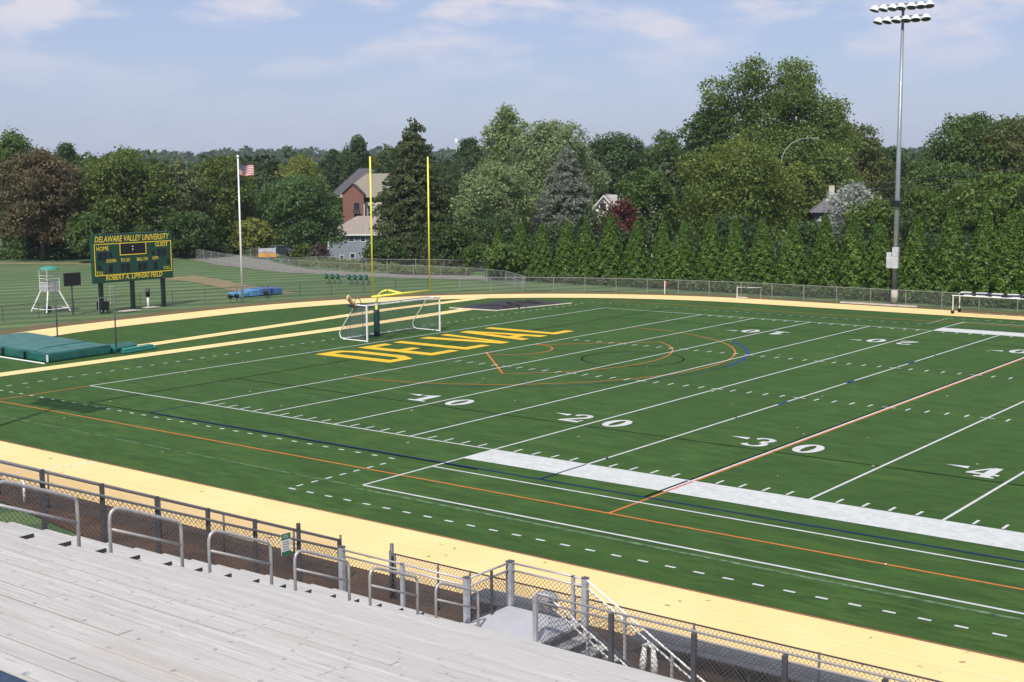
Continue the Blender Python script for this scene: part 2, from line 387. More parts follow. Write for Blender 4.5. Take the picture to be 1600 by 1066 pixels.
MB().poly(noisy([(-112, 50), (-100, 57), (-94, 62), (-90, 58.5), (-98, 54), (-110, 46.5)], .5, 8), -.035).build('worn_field_edge', PATH, kind='structure')

rg = random.Random(31)
mb = MB()
for k in range(70):
    x, y = rg.uniform(-12, 45), rg.uniform(-9, 50); a = rg.uniform(0, 3.14); w = rg.uniform(.03, .07)
    mb.box((x, y, .03), (w*1.8, w, .012), a)
mb.build('turf_litter', M('pale_litter', (.45, .48, .38), .9), None, kind='stuff', label='small pale leaves and specks scattered on the turf', cat='litter')
mb = MB()
for k in range(30):
    x, y = rg.uniform(0, 48), rg.uniform(-14.5, -11); a = rg.uniform(0, 3.14)
    mb.tube([(x, y, .012), (x+.09*math.cos(a), y+.09*math.sin(a), .015), (x+.14*math.cos(a+.5), y+.14*math.sin(a+.5), .012)], rg.uniform(.004, .012), 4)
mb.build('track_litter', M('dark_litter', (.16, .11, .07), .9), None, kind='stuff', label='dry leaves and twigs scattered on the tan track', cat='litter')

# runways of the field events
MB().poly([(-20.1, 11.4), (-21.3, 11.4), (-23.8, 38), (-23.6, 54), (-22.35, 54), (-22.6, 38)], .006).build('vault_runway', TRACK, kind='structure')
MB().poly([(-16.1, -4.7), (-16.1, 8), (-16.2, 26), (-17.2, 41.7), (-18.5, 41.7), (-17.5, 26), (-17.4, 8), (-17.4, -3.6)][::-1], .006).build('jump_runway', TRACK, kind='structure')

# ------------------------------------------------------------------ field markings (children of the turf)
YD = .9144; WD = 53.333*YD
def rect(x0, x1, y0, y1, z, mat, name, mb=None):
    mb = MB(); mb.poly([(x0, y0), (x1, y0), (x1, y1), (x0, y1)], z); return mb.build(name, mat, turf, world=False)
def line(mat, z, w, pts, name):
    mb = MB()
    for a, b in zip(pts[:-1], pts[1:]):
        d = Vector((b[0]-a[0], b[1]-a[1])).normalized()*w/2; n = Vector((-d.y, d.x))
        mb.poly([(a[0]+n.x-d.x*.0, a[1]+n.y), (a[0]-n.x, a[1]-n.y), (b[0]-n.x, b[1]-n.y), (b[0]+n.x, b[1]+n.y)], z)
    return mb.build(name, mat, turf, world=False)
def arc(cx, cy, r, a0, a1, n=28):
    return [(cx+r*math.cos(R(a0+(a1-a0)*i/n)), cy+r*math.sin(R(a0+(a1-a0)*i/n))) for i in range(n+1)]
hw = .055
rect(-9.144-hw, -9.144+hw, 0, WD, .012, LWHITE, 'end_line')
rect(-9.144-hw, 64, -.11, 0, .012, LWHITE, 'sideline'); rect(-9.144-hw, 18.2, WD, WD+.11, .012, LWHITE, 'sideline')
for y5 in range(0, 70, 5):
    x = y5*YD
    if y5 == 30:
        rect(x-.05, x+.06, .012, WD, .012, LWHITE, 'yard_line')
        rect(x-.17, x-.052, -3.05, WD, .010, LBLACK, 'restraining_line'); rect(x+.062, x+.16, -5.6, WD, .009, LORANGE, 'restraining_line')
        rect(x-.16, x-.05, -2.0, -.12, .018, LBLACK, 'restraining_line'); rect(x+.062, x+.15, -2.0, -.12, .018, LRED, 'restraining_line')
    else: rect(x-hw, x+hw, .012, WD, .012, LWHITE, 'yard_line')
rect(18.24, 18.35, -7.55, -.112, .012, LWHITE, 'yard_line'); rect(18.24, 18.35, WD+.112, WD+6.5, .012, LWHITE, 'yard_line')
rect(18.35, 64, -2.0, -.112, .016, LWHITE, 'sideline_strip'); rect(18.35, 64, WD, WD+2.0, .016, LWHITE, 'sideline_strip')
rect(18.35, 64, -7.62, -7.5, .012, LWHITE, 'team_area_line'); rect(18.35, 64, WD+6.4, WD+6.5, .012, LWHITE, 'team_area_line')
rect(18.35, 64, -3.85, -3.74, .012, LWHITE, 'coach_box_line'); rect(18.35, 64, WD+3.0, WD+3.1, .012, LWHITE, 'coach_box_line')
def many(name, quads, mat, z):
    mb = MB()
    for q in quads: mb.poly([(q[0], q[2]), (q[1], q[2]), (q[1], q[3]), (q[0], q[3])], z)
    return mb.build(name, mat, turf, world=False, kind='stuff')
q = []
for y in range(1, 70):
    if y % 5: x = y*YD; q += [(x-.05, x+.05, .1, .68), (x-.05, x+.05, WD-.68, WD-.1)]
many('sideline_ticks', q, LWHITE, .012)
for y0 in (20*YD, WD-20*YD):
    for y in range(1, 70):
        x = y*YD
        if y % 5: rect(x-.05, x+.05, y0-.3, y0+.3, .012, LWHITE, 'hash_mark')
        else: rect(x-.33, x+.33, y0-.05, y0+.05, .014, LWHITE, 'hash_mark')
q = []; x = -12.75
for k in range(73):
    yy = -2.56+k*.92
    if yy < 51.7: q.append((-12.81, -12.69, yy-.16, yy+.16))
many('end_dashes', q, LWHITE, .012)
for k in range(32):
    xc = -12.6+k*.925
    if xc < 16.3:
        rect(xc-.15, xc+.15, -3.72, -3.61, .012, LWHITE, 'dash'); rect(xc-.15, xc+.15, WD+3.3, WD+3.4, .012, LWHITE, 'dash')
for k in range(52):
    xc = 16.66+k*.914
    rect(xc-.17, xc+.17, -9.49, -9.38, .012, LWHITE, 'dash'); rect(xc-.17, xc+.17, WD+8.2, WD+8.3, .012, LWHITE, 'dash')
for k in range(7):
    yc = -4.6-k*.72; rect(16.44, 16.55, yc-.16, yc+.16, .012, LWHITE, 'dash'); yc = WD+4+k*.62; rect(16.44, 16.55, yc-.14, yc+.14, .012, LWHITE, 'dash')
line(LBLUE, .013, .11, [(0, -3.06), (64, -3.06)], 'soccer_line'); line(LBLACK, .008, .10, [(-4.7, -3.15), (20, -3.18)], 'soccer_line')
line(LBLUE, .013, .08, [(0, -3.0), (0, -.12)], 'soccer_line'); line(LBLUE, .013, .1, [(0, WD+3.06), (64, WD+3.06)], 'soccer_line')
line(LBLUE, .019, .09, [(22.86, -3.0), (22.86, -.12)], 'soccer_line')
for yv in (1.5, 12, 24.4, 31, 37): line(LBLUE, .015, .09, [(22.75, yv-.05), (22.97, yv-.3)], 'soccer_tick')
LBLUE2 = M('line_bright_blue', (.02, .06, .32), .9, 0, .2, 4, 0, .04)
for yv in (16.5, 24.4, 33): line(LBLUE2, .015, .12, [(22.86, yv-.5), (22.86, yv+.5)], 'soccer_tick')
line(LBLACK, .009, .10, [(-4.7, -3.1), (-4.7, 51.6)], 'boundary_line')
for yv in (6.22, 43.5): line(LBLACK, .009, .08, [(-4.65, yv), (64, yv)], 'boundary_line')
line(LORANGE, .010, .10, [(-12, -5.55), (64, -5.62)], 'lacrosse_line'); line(LORANGE, .010, .09, [(-9.14, -5.5), (-9.14, -.12)], 'lacrosse_line')
line(LORANGE, .010, .10, [(-12, WD+5.6), (64, WD+5.6)], 'lacrosse_line')
line(LFAINT, .007, .09, [(-12, -7.75), (18.2, -7.78)], 'worn_line'); line(LFAINT, .007, .08, [(-9, 4.6), (3.5, 4.6)], 'worn_line'); line(LFAINT, .007, .07, [(6.9, 10), (7.5, 41)], 'worn_line')
line(LFAINT, .007, .16, [(18.4, -8.0), (64, -8.05)], 'worn_line')
line(LORANGE, .010, .09, arc(0, 24.38, 14.15, -90, 90), 'lacrosse_arc'); line(LORANGE, .010, .09, arc(0, 24.38, 10.3, -54, 54), 'lacrosse_arc')
line(LORANGE, .010, .11, [(-.2, 22.3), (6.05, 16.05)], 'lacrosse_line'); line(LORANGE, .010, .11, [(-.2, 26.5), (6.05, 32.7)], 'lacrosse_line')
line(LORANGE, .011, .10, arc(0, 24.38, 2.75, -80, 90, 16), 'lacrosse_arc')
line(LBLUE2, .008, .12, arc(0, 24.38, 14.9, 5, 48), 'soccer_arc'); line(LBLUE, .008, .06, arc(0, 24.38, 14.9, -75, 5), 'soccer_arc')
line(LBLACK, .009, .10, arc(8.8, 25.1, 3.05, 0, 360, 36), 'centre_circle')

# numerals: heavy slab figures 1.8 m tall, outline polygons in a unit box (0..1, 0..1)
def ell(cx, cy, rx, ry, a0, a1, n=14): return [(cx+rx*math.cos(R(a0+(a1-a0)*i/n)), cy+ry*math.sin(R(a0+(a1-a0)*i/n))) for i in range(n+1)]
def stroke(path, w):                                  # variable-width stroke as quads
    out = []
    for i in range(len(path)-1):
        (x0, y0), (x1, y1) = path[i], path[i+1]; d = Vector((x1-x0, y1-y0)).normalized(); n = Vector((-d.y, d.x))
        a, b = w[i]/2, w[i+1]/2; e = d*.006
        out.append([(x0+n.x*a-e.x, y0+n.y*a-e.y), (x0-n.x*a-e.x, y0-n.y*a-e.y), (x1-n.x*b+e.x, y1-n.y*b+e.y), (x1+n.x*b+e.x, y1+n.y*b+e.y)])
    return out
def vw(path, thick, thin):                            # thick where the pen runs up and down
    w = []
    for i in range(len(path)):
        a = path[max(i-1, 0)]; b = path[min(i+1, len(path)-1)]; d = Vector((b[0]-a[0], b[1]-a[1])).normalized()
        w.append(thin+(thick-thin)*abs(d.y)**1.3)
    return w
def glyph(ch):
    if ch == '0':
        o = ell(.5, .5, .5, .5, 0, 360, 28); i = ell(.5, .5, .17, .37, 0, 360, 28)
        return [[o[k], o[k+1], i[k+1], i[k]] for k in range(28)]
    if ch == '1': return [[(.30, .13), (.70, .13), (.70, 1), (.54, 1), (.30, .9)], [(.04, .0), (.98, .0), (.98, .13), (.04, .13)], [(.02, .70), (.30, .75), (.30, .9), (.02, .80)]]
    if ch == '2':
        p = ell(.48, .72, .33, .235, 170, -35, 12)+[(.55, .42), (.30, .22), (.17, .10)]
        return stroke(p, vw(p, .27, .10))+[[(.05, .0), (.98, .0), (.98, .16), (.05, .16)], [(.86, .16), (.98, .16), (.98, .32), (.90, .32)]]
    if ch == '3':
        p = ell(.46, .76, .32, .19, 165, -80, 12); p2 = ell(.46, .27, .36, .23, 85, -165, 14)
        return stroke(p, vw(p, .27, .10))+stroke(p2, vw(p2, .28, .10))
    if ch == '4': return [[(.52, .10), (.86, .10), (.86, 1.0), (.60, 1.0), (.52, .88)], [(.36, 0), (1.0, 0), (1.0, .10), (.36, .10)], [(.0, .24), (.52, .24), (.52, .38), (.02, .38)], [(.86, .24), (1.04, .24), (1.04, .38), (.86, .38)], [(.02, .38), (.20, .38), (.52, .78), (.52, .96)]]
    if ch == '5': return stroke(ell(.44, .30, .36, .25, 120, -165, 14), vw(ell(.44, .30, .36, .25, 120, -165, 14), .28, .1))+[[(.16, .46), (.27, .46), (.27, 1), (.16, 1)], [(.27, .86), (.88, .86), (.88, 1), (.27, 1)]]
def put_glyph(ch, x, y, w, h, flip=False):
    mb = MB()
    for k, P in enumerate(glyph(ch)):
        Q = [((x+u*w, y+v*h) if not flip else (x-u*w, y-v*h)) for u, v in P]
        mb.poly(Q, .020+.0004*(k % 5))
    mb.build('yard_number', LWHITE, turf, world=False)
for n_ in (1, 2, 3, 4, 5, 6):
    x = n_*10*YD; d = str(n_ if n_ < 6 else 4)
    put_glyph(d, x-1.72, 6.62, 1.15, 1.75); put_glyph('0', x+.42, 6.62, 1.15, 1.75)
    put_glyph(d, x+1.62, 42.2, 1.15, 1.75, True); put_glyph('0', x-.42, 42.2, 1.15, 1.75, True)
    if n_ < 5:
        MB().poly([(x-2.75, 7.98), (x-1.85, 7.72), (x-1.9, 8.12)], .022).build('yard_arrow', LWHITE, turf, world=False)
        MB().poly([(x-2.75, 40.9), (x-1.85, 40.7), (x-1.85, 41.1)], .022).build('yard_arrow', LWHITE, turf, world=False)

# DELVAL end zone word: letters read from the +X side, tops towards -X
def big_letter(polys, y0, w):
    mb = MB()
    for k, P in enumerate(polys):
        mb.poly([(-1.95-v*6.3, y0+u*w) for u, v in P], .016+.0006*k)
    mb.build('end_zone_letter', LYEL, turf, world=False)
t_ = .27
Dp = [[(.0, .0), (.32, .0), (.32, 1), (.0, 1)], [(.32, .0), (.74, .0), (1, .20), (.70, .20), (.62, .12), (.32, .12)], [(.32, 1), (.74, 1), (1, .80), (.70, .80), (.62, .88), (.32, .88)][::-1], [(.70, .20), (1, .20), (1, .80), (.70, .80)]]
Ep = [[(.0, .0), (.32, .0), (.32, 1), (0, 1)], [(.32, .88), (.94, .88), (.94, 1), (.32, 1)], [(.32, .44), (.80, .44), (.80, .56), (.32, .56)], [(.32, 0), (1, .0), (1, .12), (.32, .12)]]
Lp = [[(.0, .0), (.34, .0), (.34, 1), (0, 1)], [(.34, 0), (1, .0), (1, .12), (.34, .12)]]
Vp = [[(.0, 1), (.32, 1), (.56, .24), (.66, .0), (.34, 0)], [(.74, 1), (1, 1), (.66, 0), (.56, .24)][::-1]]
Ap = [[(.0, 0), (.28, 0), (.52, .74), (.66, 1), (.34, 1)], [(.66, 1), (.52, .74), (.70, 0), (1, 0)], [(.27, .19), (.66, .19), (.63, .32), (.32, .32)]]
for P, y0, w in ((Dp, 15.4, 2.75), (Ep, 19.15, 2.65), (Lp, 22.45, 2.45), (Vp, 25.05, 2.9), (Ap, 28.25, 2.95), (Lp, 32.0, 2.35)): big_letter(P, y0, w)

# ------------------------------------------------------------------ bleachers
YS = lambda i: -21.4-.61*i                    # seat front edge of row i
ZS = lambda i: 2.28+.254*i                    # seat top of row i
ZD = lambda i: 1.85+.254*i                    # foot deck of row i
NROW = 34
bl = empty('bleachers', (46, -30, 0), 'aluminium bleachers with rows of bench seats stepping down towards the near track', 'bleachers')
rg = random.Random(11)
bolt = MB()
for i in range(NROW):
    yf, zs, zd = YS(i), ZS(i), ZD(i)
    # seats: right block in lengths butted end to end, left block beyond the aisle
    cuts = [34.6]; 
    while cuts[-1] < 60: cuts.append(min(cuts[-1]+(9.2 if len(cuts) > 1 else 6+(i*1.7) % 4), 61))
    for a, b in zip(cuts[:-1], cuts[1:]):
        for u0, u1 in ((-.245, -.128), (-.117, 0)):
            MB().bb(a+.004, b-.004, yf+u0, yf+u1, zs-.045+rg.uniform(-.003, .002), zs+rg.uniform(-.004, .004)).build('seat_plank', ALU, bl, bevel=.006)
    MB().bb(31.0+rg.uniform(-.04, .04), 33.6, yf-.245, yf, zs-.045, zs).build('seat_plank', ALU, bl, bevel=.007)
    ya = -20.5 if i == 0 else YS(i-1)-.25
    yb = yf-.25; w = (ya-yb)
    k = 2 if i else 4
    for j in range(k):
        MB().bb(30.72, 61, ya-w*(j+1)/k+.006, ya-w*j/k-.006, zd-.045, zd+rg.uniform(-.002, .002)).build('foot_plank', ALUD, bl)
    MB().bb(30.72, 61, yb-.002, yb+.004, zd, zd+.207).build('riser', ALUD, bl)
    MB().bb(33.602, 33.612, yf-.25, yf+.003, zs-.062, zs+.003).build('end_strip', M('end_strip_dark', (.05, .05, .055), .6), bl)  # thin dark strip across each left-block seat end beside the aisle
    # aisle half step
    MB().bb(33.68, 34.5, yb+.01, yb+.31, zd+.127-.03, zd+.127).build('aisle_step', ALU, bl)
    mb = MB()
    for x in (31.4, 33.2, *np.arange(35.0, 60, 1.83)):
        mb.bb(x-.03, x+.03, yf-.2, yf-.14, zd+.002, zs-.047)
    mb.build('seat_brackets', DARKST, bl, kind='stuff')
# stringers under the deck, hidden from above but holding the stand
for x in (30.9, 37, 43, 49, 55, 60.8):
    MB().add([(x-.06, -20.6, 1.6), (x+.06, -20.6, 1.6), (x+.06, -42.3, 10.6), (x-.06, -42.3, 10.6), (x-.06, -20.6, 1.78), (x+.06, -20.6, 1.78), (x+.06, -21.7, 1.78), (x-.06, -21.7, 1.78), (x+.06, -42.3, 10.08), (x-.06, -42.3, 10.08)][0:4], [(0, 1, 2, 3)]).build('stringer', DARKST, bl)
    for y in (-22, -27, -32, -37, -42): MB().bb(x-.06, x+.06, y-.06, y+.06, 0, 1.6+(-20.6-y)*.414).build('support_leg', DARKST, bl)
# seat numbers on the nearest rows
def seg_digit(mb, d, x, y, z, w, h):
    s = {'0': 'abcdef', '1': 'bc', '2': 'abged', '3': 'abgcd', '4': 'fgbc', '5': 'afgcd', '6': 'afgedc', '7': 'abc', '8': 'abcdefg', '9': 'abcdfg'}[d]; t = .0035
    R_ = {'a': (0, w, h-t, h), 'g': (0, w, h/2-t/2, h/2+t/2), 'd': (0, w, 0, t), 'f': (0, t, h/2, h), 'b': (w-t, w, h/2, h), 'e': (0, t, 0, h/2), 'c': (w-t, w, 0, h/2)}
    for c in s:
        a, b, e, f = R_[c]; mb.poly([(x-a, y-e), (x-b, y-e), (x-b, y-f), (x-a, y-f)][::-1], z)
for i in range(15, NROW-1):
    mb = MB()
    for k in range(44):
        x = 35.2+k*.58; s = str(k+1)
        for j, c in enumerate(s): seg_digit(mb, c, x-j*.020, YS(i)-.08, ZS(i)+.0045, .014, .030)
    mb.build('seat_numbers', M('worn_print', (.36, .36, .37), .7), bl, kind='stuff')
shade_slab = empty('shaded_deck_slab', (46.2, -37.9, 9.1), 'dark blue slab put in for the shaded deck of the bleachers, cut off by the bottom left corner', 'shade slab')
MB().bb(45.6, 46.75, -38.15, -37.786, ZS(27)+.003, ZS(27)+.035).build('pad', M('shade_navy', (.02, .045, .09), .45), shade_slab, bevel=.02)  # navy slab added in place of the deck's blue shade, no real cushion

# mid-aisle hoop rails
def fillet(P, r, n=5):
    Q = [Vector(P[0])]
    for a, b, c in zip(P[:-2], P[1:-1], P[2:]):
        a, b, c = Vector(a), Vector(b), Vector(c); u = (a-b).normalized(); v = (c-b).normalized(); h = u.angle(v)/2
        d = min(r/math.tan(h), (a-b).length*.48, (c-b).length*.48); p, q = b+u*d, b+v*d
        for k in range(n+1): t = k/n; Q.append(p*(1-t)**2+b*2*t*(1-t)+q*t*t)
    return Q+[Vector(P[-1])]
def hoop_mesh():
    s = .4164; L_ = 1.29; H = 1.12
    return (MB().tube(fillet([(0, 0, -.02), (0, 0, H), (0, L_, H-s*L_), (0, L_, -s*L_-.02)], .17), .027, 8),
            MB().tube([(0, .01, .76), (0, L_-.01, .76-s*L_)], .022, 8))
HZ = lambda y: -7.05-.4164*y
hoop = empty('aisle_handrail', (34.35, -30.97, HZ(-30.97)), 'aisle hoop rail cut by the left edge of the photo, highest up the stands', 'handrail', 'hoop handrails down the bleacher aisle')
a_, b_ = hoop_mesh(); a_.build('hoop_rail', RAIL, hoop, True, off=(0, 0, 0)); b_.build('mid_rail', RAIL, hoop, True, off=(0, 0, 0))
for e_ in (0, 1.29): MB().bb(-.07, .07, e_-.07, e_+.07, -.02-.4164*e_, -.02-.4164*e_+.012+.02).build('foot_plate', DARKST, hoop, off=(0, 0, 0))
HL = ['hoop rail second from the left, the largest one seen whole', 'hoop rail just left of the green and white fence sign', 'hoop rail below the green and white fence sign, in front of the gate post',
      'hoop rail between the gate posts of the track fence, second from the platform', 'lowest hoop rail, standing in front of the platform corner post']
for k in range(5):
    c = copy_tree(hoop); i = 12-3*(k+1); hy = -30.97+1.82*(k+1); c.location = (34.35, hy, HZ(hy)); c['label'] = HL[k]
c = copy_tree(hoop); c.location = (34.35, -32.79, HZ(-32.79)); c['label'] = 'hoop rail further up the aisle, outside the left edge of the photo'

def chain_link(name, p0, p1, h, mat, parent, pitch=.105, r=.0048, drop=0, z0=None, z1=None):
    """wire diamonds in the upright strip between p0 and p1 (both at its bottom edge), h high"""
    p0 = np.array(p0, float); p1 = np.array(p1, float); d = p1-p0; Lh = math.hypot(d[0], d[1]); e = d/Lh
    nrm = np.array([-d[1], d[0], 0])/Lh; up = np.array([0, 0, 1.]); V = []; F = []
    for sgn in (1, -1):
        k0 = np.arange(-h if sgn > 0 else 0, Lh+(h if sgn < 0 else 0), pitch)
        for c in k0:
            # line: s = c + sgn*t , t in 0..h
            t0, t1 = 0., h
            if sgn > 0: t0 = max(t0, -c); t1 = min(t1, Lh-c)
            else: t0 = max(t0, c-Lh); t1 = min(t1, c)
            if t1-t0 < .01: continue
            a = p0+e*(c+sgn*t0)+up*t0; b = p0+e*(c+sgn*t1)+up*t1
            off = nrm*r*sgn*.8; dd = (b-a)/np.linalg.norm(b-a); q = np.cross(dd, nrm)*r; n = len(V)
            for P in (a, b):
                V.extend([P+off+q, P+off-q*.5+nrm*r, P+off-q*.5-nrm*r])
            F.extend([(n, n+1, n+4, n+3), (n+1, n+2, n+5, n+4), (n+2, n, n+3, n+5)])
    V = np.array(V)
    if parent is not None: V = V-np.array(parent.location)
    return link(name, mesh_np(name, V, F, mat), parent, kind='stuff')

# side guard of the stands, stepping down with them
sg = empty('stand_side_fence', (30.15, -24, 0), 'sloping chain link guard fence down the left end of the bleachers with double top rail', 'fence')
zf = lambda y: -5.28-.404*y
pys = [-20.34-1.21*k for k in range(18)]
for k, y in enumerate(pys):
    ext = .14 if k == 1 else 0
    MB().bb(30.11, 30.18, y-.035, y+.035, zf(y)-2.4, zf(y)+.03+ext).build('post', DARKST, sg, bevel=.006)
y0, y1 = pys[0], pys[-1]
MB().tube([(30.12, y0, zf(y0)), (30.12, y1, zf(y1))], .032).build('top_rail', RAIL, sg, True)
MB().tube([(30.20, y0, zf(y0)-.21), (30.20, y1, zf(y1)-.21)], .027).build('mid_rail', RAIL, sg, True)
MB().tube([(30.20, y0, zf(y0)-1.95), (30.20, y1, zf(y1)-1.95)], .022).build('bottom_rail', RAIL, sg, True)
for a, b in zip(pys[:-1], pys[1:]): chain_link('chain_link_mesh', (30.15, a, zf(a)-1.9), (30.15, b, zf(b)-1.9), 1.7, WIRE, sg)
sgn = empty('notice_sign', (30.28, -21.75, 3.1), 'small green and white notice sign wired to the sloping fence', 'sign')
GRN = M('sign_green', (.01, .16, .07), .5); q0, q1, w0, w1 = -22.14, -21.88, 3.02, 3.49
MB().bb(30.24, 30.25, q0, q1, w0, w1).build('sign_panel', WHITE, sgn)
MB().bb(30.251, 30.254, q0, q1, w1-.13, w1).build('sign_band', GRN, sgn); MB().bb(30.251, 30.254, q0, q1, w0, w0+.08).build('sign_band', GRN, sgn)
for z in (w1-.09, w1-.05): MB().bb(30.256, 30.258, q0+.04, q1-.06, z, z+.010).build('sign_line', WHITE, sgn)
for k in range(4): MB().bb(30.256, 30.258, q0+.03, q1-.04-.02*(k % 2), w0+.12+k*.055, w0+.13+k*.055).build('sign_line', DARKST, sgn)

# front guard from the stand corner to the platform
fg = empty('front_guard_fence', (32, -20.5, 0), 'level chain link guard fence between the side fence and the platform corner post', 'fence')
def hss(x, y, z0, z1, parent, w=.1, name='post'):
    MB().bb(x-w/2, x+w/2, y-w/2, y+w/2, z0, z1).build(name, GALV, parent, bevel=.008)
    MB().bb(x-w/2-.004, x+w/2+.004, y-w/2-.004, y+w/2+.004, z1, z1+.02).build('post_cap', DARKST, parent)
for x in (30.38, 32.2): hss(x, -20.5, 0, 2.80 if x > 31 else 2.86, fg, .12 if x < 31 else .08)
MB().tube([(30.3, -20.5, 2.80), (33.95, -20.5, 2.80)], .024).build('top_rail', RAIL, fg, True); MB().tube([(30.3, -20.44, 2.64), (33.95, -20.44, 2.64)], .024).build('mid_rail', RAIL, fg, True)
chain_link('chain_link_mesh', (30.4, -20.47, 1.3), (33.9, -20.47, 1.3), 1.32, WIRE, fg)
# platform and stairs
pf = empty('stair_platform', (34.9, -19.8, 0), 'steel entrance platform with pale deck and guard rails in front of the bleachers', 'platform')
MB().bb(33.95, 35.85, -20.49, -19.05, 1.79, 1.85).build('deck', M('pale_deck', (.47, .47, .50), .55, .1, .08, 2), pf)
MB().bb(33.90, 33.95, -20.5, -19.0, 1.70, 1.88).build('edge_beam', DARKST, pf); MB().bb(33.9, 35.85, -19.05, -19.0, 1.70, 1.88).build('edge_beam', DARKST, pf)
hss(33.95, -20.46, 0, 2.82, pf, .11); hss(33.97, -19.03, 0, 2.82, pf, .14); hss(35.62, -19.03, 0, 2.80, pf, .07); hss(35.92, -19.03, 0, 2.82, pf, .12)
for z, r in ((2.80, .024), (2.64, .024)):
    MB().tube([(33.97, -20.45, z), (33.97, -19.03, z)], r).build('top_rail' if z > 2.7 else 'mid_rail', RAIL, pf, True); MB().tube([(33.97, -19.03, z), (35.92, -19.03, z)], r).build('top_rail' if z > 2.7 else 'mid_rail', RAIL, pf, True)
chain_link('chain_link_mesh', (33.96, -20.4, 1.88), (33.96, -19.1, 1.88), .75, WIRE, pf); chain_link('chain_link_mesh', (34.0, -19.02, 1.88), (35.9, -19.02, 1.88), .75, WIRE, pf)
MB().bb(34.0, 34.04, -19.75, -19.70, 1.85, 2.8).build('mid_post', DARKST, pf)
st = empty('entrance_stairs', (37.5, -19.7, 0), 'open steel stairs going down to the right from the platform', 'stairs')
for k in range(10):
    x = 35.92+k*.31; z = 1.85-.169*(k+1)
    MB().bb(x, x+.3, -20.3, -19.1, z-.03, z).build('tread', ALU, st); MB().bb(x-.012, x-.006, -20.3, -19.1, z+.0, z+.12).build('tread_riser', DARKST, st)
for y in (-20.36, -19.04):
    MB().add([(35.9, y-.03, 1.6), (35.9, y+.03, 1.6), (39.05, y+.03, -.05), (39.05, y-.03, -.05), (35.9, y-.03, 1.86), (35.9, y+.03, 1.86), (39.05, y+.03, .17), (39.05, y-.03, .17)],
             [(0, 1, 2, 3), (4, 7, 6, 5), (0, 4, 5, 1), (2, 6, 7, 3), (0, 3, 7, 4), (1, 5, 6, 2)]).build('stringer', DARKST, st)
    MB().tube([(35.7, y, 2.80), (35.95, y, 2.80), (39.1, y, 1.08), (39.3, y, 1.08)], .022).build('handrail', WHITE, st, True)
    MB().tube([(35.7, y+.05, 2.60), (35.95, y+.05, 2.60), (39.0, y+.05, .93)], .022).build('handrail', WHITE, st, True)
    for x in (36.9, 38.0, 39.05): z = 1.85-.546*(x-35.92); MB().bb(x-.025, x+.025, y-.025, y+.025, max(0, z-.2), z+.95).build('post', GALV, st)
    # sheared mesh under the rails
    nb = len(st.children); o = chain_link('chain_link_mesh', (35.95, y, 0), (39.0, y, 0), .78, WIRE, st)
    m = o.data; co = np.empty(len(m.vertices)*3, np.float32); m.vertices.foreach_get('co', co); co = co.reshape(-1, 3)
    co[:, 2] += 1.87-.546*(co[:, 0]+37.5-35.95); m.vertices.foreach_set('co', co.ravel()); m.update()
# front guard right of the stairs
fr = empty('front_guard_fence', (48, -20.4, 0), 'long chain link guard fence along the front of the bleachers right of the stairs', 'fence')
MB().tube([(35.7, -20.42, 2.81), (61, -20.42, 2.86)], .024).build('top_rail', RAIL, fr, True); MB().tube([(35.7, -20.36, 2.64), (61, -20.36, 2.69)], .024).build('mid_rail', RAIL, fr, True)
for k in range(14):
    x = 35.72+1.79*k; MB().bb(x-.045, x+.045, -20.5, -20.42, 0, 2.80).build('post', DARKST if k else GALV, fr, bevel=.006)
chain_link('chain_link_mesh', (35.75, -20.40, 1.3), (61, -20.40, 1.3), 1.34, WIRE, fr)

# near track fence, with an open gate
tf = empty('track_fence', (20, -16.1, 0), 'low chain link fence along the near side of the tan track with an open gateway', 'fence')
xs = [-9+3*k for k in range(12)]+[25.85]; xs2 = [27.85, 29.34, 30.4, 33.6, 36.8, 39.75, 42.7, 45.7, 48.7, 51.7, 54.7, 57.7, 60.7]
for seg in (xs, xs2):
    for x in seg:
        h = 1.22
        if x == 25.85: h = 1.38
        MB().tube([(x, -16.1, 0), (x, -16.1, h)], .03 if h < 1.4 else .04).build('post', DARKST, tf, True)
    MB().tube([(seg[0], -16.1, 1.2), (seg[-1], -16.1, 1.2)], .02).build('top_rail', DARKST, tf, True)
    chain_link('chain_link_mesh', (seg[0], -16.12, .03), (seg[-1], -16.12, .03), 1.2, WIRE, tf)
gp = empty('gate_post', (27.3, -16.0, 0), 'tall dark double gate post standing at the opening of the near track fence', 'post')
MB().tube([(27.65, -16.0, 0), (27.65, -16.0, 1.42)], .05).build('pipe', DARKST, gp, True); MB().tube([(27.78, -16.2, 0), (27.78, -16.2, 1.3)], .035).build('pipe', DARKST, gp, True)
wp = empty('marker_post', (10.84, -16.3, 0), 'short white marker post behind the near track fence at the left', 'post'); MB().tube([(10.84, -16.3, 0), (10.84, -16.3, .85)], .045).build('pipe', WHITE, wp, True); MB().lathe((10.84, -16.3, .85), [(.055, 0), (.05, .04), (.02, .07)], 10).build('cap', WHITE, wp)
